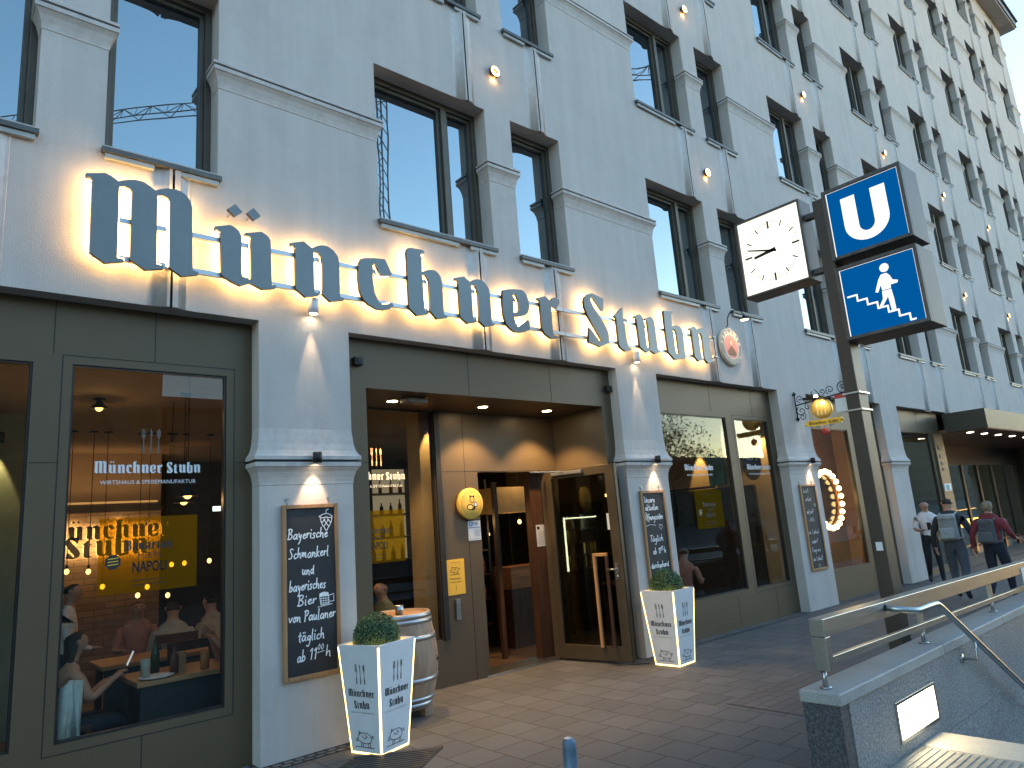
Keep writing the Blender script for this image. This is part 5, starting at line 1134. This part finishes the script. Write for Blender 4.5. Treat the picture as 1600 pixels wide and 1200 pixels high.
SHO, SHW = cloth('shoes', (.02,.02,.022)), cloth('shoes_white', (.6,.58,.56)); H_BK, H_BR, H_BL, H_GY = [mat('hair_'+n, c, .6, var=.4, vs=40) for n, c in (('black',(.012,.01,.009)),('brown',(.05,.03,.02)),('blond',(.24,.175,.12)),('grey',(.22,.18,.15)))]
# -- three passers-by on the pavement
m1 = person('person', 'person in a pale pink T-shirt and black trousers walking towards the entrance, carrying a phone', (14.35,-.36,gz(14.3)), R(205), 1.50, [SKIN, C_W, C_BK, SHO],
  {'er':(.02,-.25,1.14),'wr':(.24,-.16,1.10),'pr':(.29,-.13,1.12),'el':(-.02,.25,1.14),'wl':(.17,.20,.98),'pl':(.22,.18,.96),'kl':(.10,.10,.50),'al':(.16,.10,.09),'tl':(.31,.11,.04),'kr':(.06,-.10,.5),'ar':(-.16,-.10,.14),'tr':(-.02,-.12,.03)}, (mat('hair_stubble', (.22,.13,.09), .7),'shaved'), sleeves='short', bulk=1.06)
m2 = person('person', 'person in a dark jacket and jeans walking away with a grey backpack', (12.1,-1.46,gz(12)), R(8), 1.53, [SKIN, C_DK, C_JN, SHO],
  {'kl':(.13,.10,.50),'al':(.14,.10,.09),'tl':(.30,.11,.04),'kr':(-.02,-.10,.49),'ar':(-.24,-.10,.16),'tr':(-.12,-.11,.04),'el':(-.05,.28,1.14),'wl':(.02,.30,.90),'pl':(.04,.30,.84),'er':(-.04,-.28,1.13),'wr':(.04,-.30,.90),'pr':(.06,-.30,.84)}, (H_BK,'short'), bulk=1.16)
m3 = person('person', 'person in a wine red jacket with blond hair walking away, dark leggings', (12.0,-2.0,gz(12)), R(-6), 1.45, [SKIN, C_RD, C_NV, SHW],
  {'kl':(.02,.10,.50),'al':(-.22,.10,.15),'tl':(-.10,.11,.04),'kr':(.15,-.10,.50),'ar':(.16,-.10,.09),'tr':(.32,-.11,.04),'el':(-.08,.28,1.15),'wl':(-.04,.33,.92),'pl':(-.03,.33,.86),'er':(.02,-.27,1.16),'wr':(.20,-.27,1.05),'pr':(.26,-.26,1.05)}, (H_BL,'hood'), bulk=1.16)
def backpack(pos, hd, k, mt, mt2, label, flat):
    t = thing('backpack', label, 'backpack', pos, hd, local=True)
    a = MB(); d = .10 if flat else .17
    a.hexa([(0,-.14*k,0),(0,.14*k,0),(-d*k,.13*k,.02),(-d*k,-.13*k,.02)], [(0,-.13*k,.40*k),(0,.13*k,.40*k),(-d*.75*k,.11*k,.39*k),(-d*.75*k,-.11*k,.39*k)])
    a.build('bag', [mt], t, bevel=.04, seg=4)
    a = MB(); a.box(-(d+.045)*k,-(d-.02)*k,-.10*k,.10*k,.05*k,.22*k); a.build('front_pocket', [mt2], t, bevel=.02, seg=3)
    a = MB(); a.box(-(d*.9)*k,.0,-.12*k,.12*k,.34*k,.43*k); a.build('lid', [mt2], t, bevel=.03, seg=3)
    for s_ in (-1,1): MB().tube([(.0,.10*s_*k,.40*k),(.10*k,.11*s_*k,.44*k),(.22*k,.11*s_*k,.36*k),(.24*k,.12*s_*k,.2*k),(.10*k,.15*s_*k,.05*k),(0,.13*s_*k,.05*k)], .014, 6).build('strap', [mt2], t)
backpack((12.1-.135,-1.46-.01,gz(12)+.86), R(8), .95, cloth('pack_grey', (.24,.24,.23)), cloth('pack_light', (.34,.35,.36)), 'bulky light grey backpack worn over the dark jacket', False)
backpack((12.0-.12,-1.99,gz(12)+.80), R(-6), .85, cloth('pack_dark', (.085,.085,.095)), cloth('pack_dark_flap', (.11,.11,.12)), 'flat dark grey backpack worn over the wine red jacket', True)
MBp = MB(); MBp.box(14.06,14.075,-.52,-.45,gz(14)+.955,gz(14)+1.09); tag(MBp.build('phone', [BLKM], origin=(14.07,-.48,1.0), bevel=.004), 'dark phone held in front of the pale pink T-shirt', 'phone')

# ================================================================== inside the restaurant
SEAT = {'pelvis':(0,0,.50),'waist':(.0,0,.64),'chest':(.01,0,.83),'upper':(.02,0,.96),'neck':(.04,0,1.05),'jaw':(.08,0,1.115),'head':(.07,0,1.195),'crown':(.05,0,1.265),'nose':(.168,0,1.175),
        'sl':(.02,.175,.955),'el':(.06,.24,.70),'wl':(.27,.20,.72),'pl':(.33,.18,.73),'sr':(.02,-.175,.955),'er':(.06,-.24,.70),'wr':(.27,-.20,.72),'pr':(.33,-.18,.73),
        'hl':(.04,.10,.49),'kl':(.44,.12,.50),'al':(.44,.12,.09),'tl':(.58,.12,.04),'hr':(.04,-.10,.49),'kr':(.44,-.12,.50),'ar':(.44,-.12,.09),'tr':(.58,-.12,.04)}
def seat(**kw): d = dict(SEAT); d.update(kw); return d
wom = person('person', 'person with long dark hair in a black dress looking at a phone by the window', (.96,.80,-.02), R(8), 1.46, [SKIN, C_NV, C_NV, SHO], seat(el=(.10,-.22,.72), er=(.12,-.24,.72), wr=(.34,-.10,.83), pr=(.39,-.08,.86), wl=(.36,.10,.80), pl=(.41,.07,.82)), (H_BK,'long'), sleeves='none')
wai = person('person', 'person with tied back black hair and white blouse standing behind the window table', (1.10,1.72,-.02), R(-12), 1.40, [SKIN, C_W, C_BK, SHO], {'er':(.03,-.23,1.14),'wr':(.22,-.12,1.05),'pr':(.27,-.08,1.05)}, (H_BK,'bun'))
man = person('person', 'person at the right window edge raising clasped hands over the table', (2.36,.92,-.02), R(184), 1.46, [SKIN, C_DK, C_NV, SHO], seat(el=(.26,.20,.76), wl=(.40,.06,.98), pl=(.44,.02,1.04), er=(.28,-.16,.76), wr=(.42,-.02,1.0), pr=(.46,.0,1.06), jaw=(.18,0,1.10), head=(.17,0,1.18), crown=(.15,0,1.25), nose=(.27,0,1.16), neck=(.10,0,1.04)), (H_BR,'short'), sleeves='short')
person('person', 'person in a light grey T-shirt seated with back to the window', (2.12,2.42,-.02), R(80), 1.5, [SKIN, C_GY, C_BK, SHO], seat(), (H_BR,'short'), sleeves='short')
person('person', 'person in a dull pink shirt facing the window at the rear table', (1.98,3.25,-.02), R(265), 1.5, [SKIN, C_PK, C_BK, SHO], seat(), (H_BR,'short'), sleeves='short')
person('person', 'person in a beige shirt sitting right of the light grey T-shirt', (2.62,2.75,-.02), R(110), 1.5, [SKIN, cloth('beige', (.42,.33,.26)), C_BK, SHO], seat(), (H_BK,'short'), sleeves='short')
person('person', 'bald person in an olive shirt sitting behind the pane left of the door', (4.02,1.55,-.02), R(190), 1.5, [SKIN, C_GN, C_BK, SHO], seat(), (H_GY,'shaved'))
person('person', 'person in a pink top sitting behind the pane right of the door pier', (8.30,.75,-.02), R(20), 1.5, [SKIN, C_PK, C_BK, SHO], seat(), (H_BR,'short'))
tag(MB().hexa([(1.335,.70,.755),(1.345,.77,.755),(1.35,.77,.755),(1.34,.70,.755)], [(1.375,.70,.845),(1.385,.77,.845),(1.39,.77,.845),(1.38,.70,.845)]).build('phone', [emat('phone_screen', (.8,.9,1), .25)], origin=(1.36,.73,.8)), 'lit phone in the hand of the dark haired person', 'phone')
def table(x0, x1, y0, y1, z, label):
    t = thing('table', label, 'table', ((x0+x1)/2,(y0+y1)/2,0)); MB().box(x0,x1,y0,y1,z-.035,z).build('tabletop', [WOODT], t, bevel=.004)
    for x in (x0+.07, x1-.07):
        for y in (y0+.07, y1-.07): MB().box(x-.025,x+.025,y-.025,y+.025,-.02,z-.036).build('leg', [WOODD], t)
    a = MB(); a.box(x0+.03,x1-.03,y0+.03,y0+.05,.1,z-.04); a.build('modesty_board', [mat_board], t)
mat_board = mat('table_board', (.02,.03,.035), .5)
table(1.35,2.6,.45,1.02,.655,'wooden table right behind the left window with drinks on it'); table(1.35,2.9,1.62,2.15,.655,'wooden table in the second row behind the left window'); table(7.6,8.9,1.2,1.7,.655,'wooden table behind the windows right of the door')
def bottle(x, y, z, h, r, mt, label, group, name='bottle', cat='bottle'):
    return tag(MB().lathe([(.0001,z),(r,z),(r,z+h*.55),(r*.8,z+h*.66),(r*.35,z+h*.78),(r*.35,z+h),(.0001,z+h)], (x,y,0), 12).build(name, [mt], origin=(x,y,z)), label, cat, group)
GB = [mat('bottle_'+n, c, .12, var=.05) for n, c in (('brown',(.10,.035,.012)),('green',(.02,.06,.025)),('amber',(.40,.16,.03)),('clear',(.42,.40,.34)))]
bottle(1.63,.60,.655,.20,.03,GB[0],'dark bottle with yellow ribbon on the window table',None)
bottle(1.55,.80,.655,.24,.032,GB[1],'green bottle with gold label on the window table',None)
for x, y, lb in ((1.44,.62,'empty wine glass at the left end of the window table'),(1.70,.66,'half full tumbler beside the dark bottle'),(1.84,.56,'tall beer glass near the clasped hands')):
    tag(MB().lathe([(.0001,.657),(.03,.657),(.034,.79),(.031,.79),(.027,.672),(.0001,.67)], (x,y,0), 14).build('drinking_glass', [GB[3] if x < 1.8 else GB[2]], origin=(x,y,.657)), lb, 'glass')
tag(MB().lathe([(.0001,.656),(.08,.656),(.12,.668),(.118,.672),(.075,.662),(.0001,.661)], (1.50,.56,0), 20).build('plate', [WHT], origin=(1.5,.56,.656)), 'white plate near the left edge of the window table', 'plate')
tag(MB().box(1.665,1.715,.60,.66,.656,.80).build('cutlery_box', [WOODT], origin=(1.69,.63,.656)), 'small wooden cutlery holder on the window table', 'holder')
def chair(x, y, rz, label):
    t = thing('chair', label, 'chair', (x,y,-.02), rz, local=True); MB().box(-.19,.19,-.19,.19,.40,.43).build('seat', [WOODD], t, bevel=.005)
    a = MB(); a.box(-.20,-.17,-.18,.18,.72,.80); a.box(-.20,-.17,-.18,.18,.58,.63); a.build('backrest', [WOODD], t)
    for sx, sy in ((-1,-1),(-1,1),(1,-1),(1,1)): MB().box(sx*.17-.018,sx*.17+.018,sy*.17-.018,sy*.17+.018,0,.40 if sx > 0 else .80).build('leg', [WOODD], t)
chair(.90,.80,R(8),'dark chair under the person with the phone'); chair(2.12,2.36,R(80),'dark chair carrying the person in light grey'); chair(2.0,1.28,R(-90),'empty dark chair between the two window tables')
tw = MB(); n = 10
for i in range(n+1):
    u = i/n; y = .34 + .16*u + .012*math.sin(u*14)
    tw.v += [(.865+.13*u+.01*math.sin(u*9), y, .76 - .10*(u-.5)**2*4*.3), (.84+.17*u+.02*math.sin(u*11), y-.02*math.sin(u*17), .38+.03*math.sin(u*7))]
tw.f = [[2*i,2*i+2,2*i+3,2*i+1] for i in range(n)]; tw.m = [0]*n; tw.s = [True]*n
o = tag(tw.build('jacket', [cloth('pale_blue', (.45,.56,.58))], origin=(.93,.42,.38)), 'pale blue jacket hanging over the chair in the lower left window', 'jacket'); sm = o.modifiers.new('t', 'SOLIDIFY'); sm.thickness = .03
# pendant lamps
def pendant(x, y, z, label, shade=False, e=1.0, zt_=3.0):
    t = thing('pendant_lamp', label, 'pendant lamp', (x,y,z), 0, 'pendant lamps in the restaurant')
    a = MB(); a.tube([(x,y,z+.05),(x,y,zt_)], .004, 5); a.lathe([(.0001,zt_-.015),(.05,zt_-.015),(.05,zt_),(.0001,zt_)], (x,y,0), 12); a.build('cord', [BLKM], t)
    if shade: MB().lathe([(.02,z+.10),(.03,z+.06),(.085,z),(.08,z)], (x,y,0), 18).build('shade', [BLKM], t)
    else: MB().lathe([(.014,z+.03),(.014,z+.07),(.0001,z+.075)], (x,y,0), 10).build('socket', [BLKM], t)
    MB().ball((x,y,z+(.0 if not shade else .02)), .026 if not shade else .035, 0, 12, 8, 1.2).build('bulb', [LAMPB], t)
    if e: lamp('glow', 'POINT', t, (x,y,z-.04), e, (1,.56,.20), shadow_soft_size=.03)
for i, (x, z) in enumerate(((1.433,1.42),(1.644,1.40),(1.79,1.22),(2.157,1.08),(2.257,1.165),(2.484,1.043),(2.52,1.398),(2.666,1.40),(2.96,1.404))):
    pendant(x, 4.0, z, 'glowing bare bulb deep behind the left window, ' + ('first from the left','second from the left','third, behind the poster edge','low one left of the grey shirt','above the grey shirt','lowest and brightest over the heads','behind the poster word Napoli','right of the poster word Napoli','rightmost near the pane edge')[i], e=.9 if i in (0,3,5,8) else 0)
pendant(1.319,2.0,2.90,'small black cone lamp under the ceiling at the upper left pane corner', True, .8, 3.0)
t = thing('dish_lamp', 'flat pale dish lamp hanging behind the upper right of the left pane', 'lamp', (2.15,2,2.58))
MB().lathe([(.0001,2.575),(.14,2.58),(.22,2.595),(.14,2.588),(.0001,2.585)], (2.15,2,0), 24).build('dish', [mat('dish', (.35,.24,.15), .5)], t); MB().tube([(1.96,2,2.59),(1.965,2,3.0)], .004, 5).build('cord', [BLKM], t)
# warm ceiling wash, wall signs, scallops
t = thing('ceiling_wash', 'warm lamp strip along the restaurant ceiling edge over the brick wall', 'light strip', (1.5,5.8,2.3)); MB().box(-.5,2.8,5.80,5.86,2.275,2.30).build('strip', [emat('strip_warm', (1,.5,.16), .25)], t)
lamp('wash', 'AREA', t, (1.2,5.6,2.45), 2.2, (1,.52,.20), shape='RECTANGLE', size=3.4, size_y=.2).rotation_euler = (R(150),0,0)
lamp('ceiling_fill', 'AREA', t, (1.2,1.2,2.2), .9, (1,.50,.2), shape='RECTANGLE', size=2.6, size_y=1.6).rotation_euler = (R(180),0,0)  # added upward fill for the front ceiling, not part of the strip
ws = thing('brick_wall_sign', 'backlit black letters Münchner Stubn on the brick wall inside', 'sign', (2.2,5.97,1.7))
b = MB(); f = lambda u, v, d: (u, 5.93+d, v)
black(b, 'Münchner', 1.40, 1.79, 1.62, f, 0, 0, .02); black(b, 'Stubn', 1.70, 1.555, 1.02, f, 0, 0, .02); b.build('letters', [BLKM], ws)
b = MB(); f = lambda u, v, d: (u, 5.953+d, v); black(b, 'Münchner', 1.40, 1.79, 1.62, f, 0); black(b, 'Stubn', 1.70, 1.555, 1.02, f, 0); b.build('backlight', [emat('wall_sign_glow', (1,.62,.24), 7)], ws)
lamp('glow', 'AREA', ws, (2.1,5.6,1.7), 2.2, (1,.58,.22), shape='RECTANGLE', size=1.5, size_y=.4).rotation_euler = (R(90),0,0)
def scallop(label, x, y, z, d, e, spot=42):
    t = thing('wall_washer', label, 'spotlight', (x,y,z), 0, 'wall washers inside the restaurant')
    MB().lathe([(.0001,z+.10),(.04,z+.10),(.04,z),(.0001,z+.01)], (x,y,0), 14).build('lamp_body', [BLKM], t)
    aim(lamp('beam', 'SPOT', t, (x,y,z-.02), e, (1,.66,.26), spot_size=R(spot), spot_blend=.25, shadow_soft_size=.02), d)
MB().box(4.25,4.46,1.10,1.35,-.02,3.0).build('column_by_entrance', [IW], bld)
scallop('lamp washing the beige column beside the entrance pane', 4.37,1.0,2.80,(0,.16,-1),14)
MB().box(10.44,10.498,.75,6.9,-.02,1.9).build('wainscot', [IDK], bld)
scallop('lamp washing the beige wall behind the right shop window', 10.36,1.75,2.72,(.15,0,-1),22)
scallop('lamp washing the yellow wall at the right pane edge', 10.34,.50,2.8,(.22,0,-1),16,70)
MB().box(.55,1.0,3.0,3.2,-.02,3.).build('column_teal', [mat('teal_column', (.20,.26,.22), .7)], bld)
scallop('lamp washing the column behind the far left pane', .66,2.92,2.70,(0,.12,-1),12)
tl = MB(); tl.box(10.40,10.437,1.25,1.55,1.95,3.0); tl.build('teal_stripe', [mat('teal_paint', (.10,.28,.24), .6)], bld)
o = MB().box(10.39,10.43,1.45,2.6,1.91,1.95).build('wall_shelf', [WOODD], bld)
# bar shelves behind the left niche pane and bottle rack inside the door
def rack(name, label, x0, x1, y0, y1, zs, z1, lit, group, n, seed):
    rnd = random.Random(seed); t = thing(name, label, 'shelf', ((x0+x1)/2,(y0+y1)/2,0))
    a = MB()
    for x in (x0, (x0+x1)/2, x1): a.box(x-.015,x+.015,y0,y1,-.02,z1)
    a.build('uprights', [BLKM], t)
    for z in zs: MB().box(x0-.01,x1+.01,y0+.005,y1-.005,z-.025,z).build('shelf_board', [WOODD], t)
    MB().box(x0,x1,y1,y1+.01,zs[0],z1).build('back_panel', [lit or IDK], t)
    kinds = ('brown','green','amber','clear'); k = 0
    for i, z in enumerate(zs):
        for j in range(n):
            q = rnd.randrange(4); h = rnd.uniform(.16,.25); x = x0+.05+(x1-x0-.1)*j/(n-1)
            if abs(x-(x0+x1)/2) < .03: continue
            bottle(x, (y0+y1)/2+rnd.uniform(-.03,.03), z+.001, h, rnd.uniform(.025,.034), GB[q], f'{kinds[q]} bottle on the {("lowest","second","third","top")[min(i,3)]} board of the {group[0]}', group[1])
rack('bar_shelf', 'lit bar shelf with bottles behind the pane left of the door', 5.0,6.4,3.5,3.72,(1.20,1.52,1.84,2.14),2.5, emat('bar_backlight', (1,.80,.5), .10), ('lit bar shelf','bottles on the lit bar shelf'), 9, 3)
rack('bottle_rack', 'dark rack of bottles inside the open doorway', 5.30,6.10,2.3,2.5,(.30,.62,.94,1.26),2.2, None, ('dark doorway rack','bottles on the dark doorway rack'), 7, 5)
rack('wine_cabinet', 'lit glass wine cabinet seen through the open door leaf', 7.30,7.95,2.0,2.25,(.86,1.05,1.24,1.43),1.62, emat('cabinet_back', (.75,.62,.2), .28), ('lit wine cabinet','bottles in the lit wine cabinet'), 8, 9)
o = MB(); o.box(7.26,7.28,1.98,2.0,.84,1.60); o.box(7.28,7.95,1.98,2.0,1.575,1.595); tag(o.build('cabinet_light', [emat('cabinet_strip', (.95,1,.8), 2.0)], origin=(7.3,1.99,.84)), 'white light strips around the wine cabinet front', 'light strip')
t = thing('bar_counter', 'orange brown wooden counter box inside the doorway', 'counter', (6.55,2.2,0)); MB().box(6.2,6.9,2.0,2.4,.72,1.0).build('counter_front', [woodmat('counter_wood', (.34,.14,.05), .5, 'x')], t); MB().box(6.15,6.95,1.95,2.45,-.02,.719).build('plinth', [WOODD], t)
t = thing('box_lamp', 'large pale square lamp shade inside the doorway', 'lamp', (6.25,2.1,1.9)); MB().box(5.95,6.62,1.9,2.4,1.72,2.06).build('shade', [mat('shade_cream', (.50,.36,.18), .7)], t); lamp('glow', 'POINT', t, (6.3,1.7,2.3), 2.5, (1,.62,.25), shadow_soft_size=.05)
pendant(6.42,2.0,1.59,'amber bulb hanging inside the doorway below the square shade', False, 1.5, 3.0); pendant(5.35,1.9,1.66,'amber bulb hanging inside the doorway beside the left post', False, 1.0, 3.0)
for i, (x, y, z) in enumerate(((5.75,3.0,1.42),(5.95,3.2,1.38),(6.5,3.1,1.5),(6.9,3.3,1.44))):
    pendant(x, y, z, ('tiny far bulb','second tiny far bulb','third tiny far bulb','last tiny far bulb')[i] + ' behind the rack in the doorway', False, 0, 3.0)
MB().box(5.62,5.68,1.55,1.6,-.02,2.1).build('inner_door_stile', [WOODD], bld)
pendant(1.95,1.55,1.98,'added small cone lamp warming the diners at the second row table', True, 1.6, 3.0); pendant(1.75,.75,1.98,'added small cone lamp warming the diners at the window table', True, 1.0, 3.0)  # both pendants are added to throw warm light on the diners
# posters on the panes
def poster_mat():
    mt, n = nodes('poster_film'); out = N(n, 'ShaderNodeOutputMaterial'); mx = N(n, 'ShaderNodeMixShader'); mx.inputs[0].default_value = .42
    tr = N(n, 'ShaderNodeBsdfTransparent'); tr.inputs[0].default_value = (.92,.62,.07,1); df = N(n, 'ShaderNodeBsdfTranslucent'); df.inputs[0].default_value = (.75,.52,.03,1)
    d2 = N(n, 'ShaderNodeBsdfDiffuse'); d2.inputs[0].default_value = (.30,.22,.02,1); m2_ = N(n, 'ShaderNodeMixShader'); m2_.inputs[0].default_value = .35
    n.links.new(df.outputs[0], m2_.inputs[1]); n.links.new(d2.outputs[0], m2_.inputs[2])
    n.links.new(tr.outputs[0], mx.inputs[1]); n.links.new(m2_.outputs[0], mx.inputs[2]); n.links.new(mx.outputs[0], out.inputs[0]); return mt
PFILM = poster_mat()
def window_poster(x0, z0, y, label):
    wd, h = .633, .51; t = thing('window_poster', label, 'poster', (x0+wd/2,y,z0))
    MB().add([(x0,y,z0),(x0+wd,y,z0),(x0+wd,y,z0+h),(x0,y,z0+h)], [(0,1,2,3)]).build('film', [PFILM], t)
    b = MB(); f = XZ(y-.002)
    sans(b, 'MÜNCHNER', x0+.20, z0+.435, .07, f, 0); sans(b, 'STUBN', x0+.30, z0+.435, .06, f, 0)
    b.prism([[(x0+.282,z0+.45),(x0+.29,z0+.49),(x0+.296,z0+.45)]], f, 0, 0)
    black(b, 'Bauarian', x0+.165, z0+.285, .30, f, 0, hs=1.25)
    sans(b, 'MEETS', x0+.245, z0+.228, .145, f, 0, hs=.052)
    for k in (0,.004): sans(b, 'NAPOLI', x0+.21+k, z0+.135, .215, f, 0, hs=.10)
    b.prism([[(x0+.09+(.052 if i % 2 else .047)*math.cos(math.pi*i/8), z0+.215+(.052 if i % 2 else .047)*math.sin(math.pi*i/8)) for i in range(16)]], f, 0, 0)
    f2 = XZ(y-.0032)
    for k in range(3): b.ribbon([(x0+.06,z0+.235-.02*k),(x0+.12,z0+.24-.02*k)], .006, f2, 1)
    lines(b, f, x0+.2, x0+.45, z0+.08, 2, .03, 0, .004)
    b.build('print', [INK, YEL], t)
window_poster(1.021, 1.295, Y1+.026, 'translucent yellow poster Bavarian meets Napoli on the leftmost full pane')
window_poster(3.258, 1.285, YB+.026, 'translucent yellow poster Bavarian meets Napoli on the pane behind the barrel')
window_poster(7.93, 1.31, Y1+.026, 'dim translucent yellow poster on the pane right of the door')
tag(MB().box(9.42,9.80,.24,.26,1.72,2.05).build('x', [INK])) if False else None
bd = thing('round_board', 'round wooden board with black chalk panel hanging behind the narrow right pane', 'board', (9.75,.45,2.2))
MB().lathe([(.0001,.44),(.27,.44),(.27,.46),(.0001,.46)], (9.95,0,2.22), 36, axis='y').build('disc', [WOODT], bd)
MB().box(9.68,10.2,.43,.438,2.14,2.36).build('chalk_panel', [CHALKB], bd); b = MB(); hand(b, 'hallo Du', 9.76, 2.26, .34, XZ(.4285), 0, xh=.03); b.build('chalk_writing', [CHALK], bd)
ex = tag(MB().box(3.55,3.66,5.7,5.72,2.10,2.17).build('exit_light', [emat('exit_sign', (.7,1,.9), 1.2)], origin=(3.6,5.7,2.1)), 'small pale green exit light at the back of the left room', 'sign')
# bulb mirror in the pane past the third pier
rm = thing('bulb_mirror', 'round mirror ringed with glowing bulbs in the window past the third pier', 'mirror', (12.45,.52,1.57))
cx, cz, rr_ = 12.45, 1.57, .50
MB().tube([(cx+rr_*math.cos(t), .56, cz+rr_*math.sin(t)) for t in [2*math.pi*i/48 for i in range(48)]], .045, 10, closed=True).build('rim', [mat('copper_rim', (.42,.19,.07), .3, .7)], rm)
MB().lathe([(.0001,.57),(rr_-.03,.57)], (cx,0,cz), 40, axis='y').build('glass', [mat('mirror_dark', (.05,.035,.025), .12, .6)], rm)
b = MB()
for i in range(22):
    t = 2*math.pi*i/22 + .1; b.ball((cx+rr_*math.cos(t), .50, cz+rr_*math.sin(t)), .048, 0, 10, 6)
o = b.build('bulb', [emat('mirror_bulb', (1,.70,.28), 5)], rm)
for t in (R(110),R(170),R(230),R(-20),R(60)): lamp('glow', 'POINT', rm, (cx+(rr_+.02)*math.cos(t), .60 , cz+(rr_+.02)*math.sin(t)), 9, (1,.52,.14), shadow_soft_size=.04)
lamp('glow_front', 'POINT', rm, (cx, .36 , cz), 2.5, (1,.52,.16), shadow_soft_size=.1)


# ================================================================== across the street (seen only as reflections)
def facademat(name, c, gw, gh):
    mt, n = nodes(name); out = N(n, 'ShaderNodeOutputMaterial'); p = N(n, 'ShaderNodeBsdfPrincipled', Roughness=.8)
    tc = N(n, 'ShaderNodeTexCoord'); mp = N(n, 'ShaderNodeMapping'); mp.inputs['Rotation'].default_value = (R(-90),0,0); n.links.new(tc.outputs['Object'], mp.inputs[0])
    b = N(n, 'ShaderNodeTexBrick'); b.offset = 0; b.inputs['Scale'].default_value = 1; b.inputs['Brick Width'].default_value = gw; b.inputs['Row Height'].default_value = gh; b.inputs['Mortar Size'].default_value = .75; b.inputs['Mortar Smooth'].default_value = 0
    b.inputs['Color1'].default_value = (*[q*.62 for q in c],1); b.inputs['Color2'].default_value = (*[q*.75 for q in c],1); b.inputs['Mortar'].default_value = (*c,1)
    n.links.new(mp.outputs[0], b.inputs['Vector']); n.links.new(b.outputs[0], p.inputs['Base Color']); n.links.new(p.outputs[0], out.inputs[0]); return mt
def opposite(x0, x1, y, d, h, c, label):
    t = thing('street_building', label, 'building', ((x0+x1)/2, y-d/2, -.3))
    MB().box(x0,x1,y-d,y,-.5,h).build('facade', [facademat('far_facade', c, 2.8, 3.1)], t)
    a = MB(); a.hexa([(x0-.4,y-d-.4,h),(x1+.4,y-d-.4,h),(x1+.4,y+.4,h),(x0-.4,y+.4,h)], [(x0+.5,y-d/2-.4,h+2.2),(x1-.5,y-d/2-.4,h+2.2),(x1-.5,y-d/2+.4,h+2.2),(x0+.5,y-d/2+.4,h+2.2)]); a.build('roof', [mat('far_roof', (.10,.05,.04), .8)], t)
opposite(-70,13.2,-46,14,17.0,(.20,.17,.14),'tall beige street building across the road'); opposite(13.8,46,-47,14,11.6,(.16,.14,.13),'brown street building across the road'); opposite(60,136,-62,14,9.0,(.14,.13,.12),'low street building behind the trees'); opposite(138,300,-62,9,19,(.18,.16,.15),'long distant street building across the road')
BARK = mat('bark', (.06,.045,.035), .9, var=.3); LEAF = [mat('leaf_'+str(i), c, .6) for i, c in enumerate(((.035,.06,.025),(.06,.095,.04)))]
def tree(x, y, h, label, seed):
    rnd = random.Random(seed); t = thing('street_tree', label, 'tree', (x,y,-.3), 0, 'street trees across the road')
    a = MB(); a.tube([(x,y,-.4),(x+.1,y,h*.35),(x,y+.1,h*.6),(x,y,h*.85)], [.22,.17,.1,.04], 8)
    for i in range(6):
        an = i*1.05+rnd.random(); z0 = h*(.35+.07*i); a.tube([(x+.05,y,z0),(x+math.cos(an)*h*.13,y+math.sin(an)*h*.13,z0+h*.1),(x+math.cos(an)*h*.24,y+math.sin(an)*h*.24,z0+h*.16)], [.08,.05,.02], 6)
    a.build('trunk', [BARK], t); b = MB()
    cl = [(x+rnd.gauss(0,h*.15), y+rnd.gauss(0,h*.15), h*rnd.uniform(.45,.95), h*rnd.uniform(.06,.13)) for _ in range(26)]
    for i in range(1500):
        c = cl[i % 26]; p = Vector(c[:3]) + Vector((rnd.gauss(0,1),rnd.gauss(0,1),rnd.gauss(0,.8)))*c[3]*.75
        d = Vector((rnd.gauss(0,1),rnd.gauss(0,1),rnd.gauss(0,1))).normalized(); u = d.orthogonal().normalized(); v = d.cross(u); s_ = rnd.uniform(.10,.22)
        b.add([p-u*s_, p-v*s_*.6, p+u*s_, p+v*s_*.6], [(0,1,2,3)], rnd.randrange(2))
    b.build('crown', LEAF, t)
for i, (x, y, h) in enumerate(((64,-48,13.5),(70,-51,14.5),(76,-50,13),(83,-52,11),(57,-46,11))):
    tree(x, y, h, ('tall street tree left of the gap across the road','tallest street tree across the road','broad street tree across the road','far small street tree across the road','low street tree beside the brown building')[i], 40+i)
cr = thing('tower_crane', 'lattice tower crane standing far across the street', 'crane', (45,-68,0))
A_, B_ = Vector((3,-106,60)), Vector((92,-26,60)); d = (B_-A_).normalized(); s_ = Vector((-d.y,d.x,0))
a = MB(); n = 56; L = (B_-A_).length
ch = [(A_+d*L*i/n+s_*.6, A_+d*L*i/n-s_*.6, A_+d*L*i/n+Vector((0,0,1.6))) for i in range(n+1)]
for k in range(3): a.tube([ch[0][k], ch[n][k]], .09, 5)
for i in range(n):
    for u, v in ((0,2),(1,2)): a.bar(ch[i][u], ch[i+1][v], .08, .08) if i % 2 else a.bar(ch[i][v], ch[i+1][u], .08, .08)
    a.bar(ch[i][0], ch[i][2], .06, .06)
a.build('jib', [mat('crane_steel', (.10,.10,.11), .6)], cr)
a = MB()
for sx in (-.7,.7):
    for sy in (-.7,.7): a.bar((45+sx,-68+sy,-1),(45+sx,-68+sy,64),.16,.16)
for z in range(0,64,2):
    a.bar((44.3,-68.7,z),(45.7,-68.7,z+2),.09,.09); a.bar((44.3,-67.3,z+2),(45.7,-67.3,z),.09,.09)
a.build('tower', [mat('crane_tower', (.14,.13,.12), .6)], cr)

for o in bpy.data.objects:
    if '_o' in o: del o['_o']
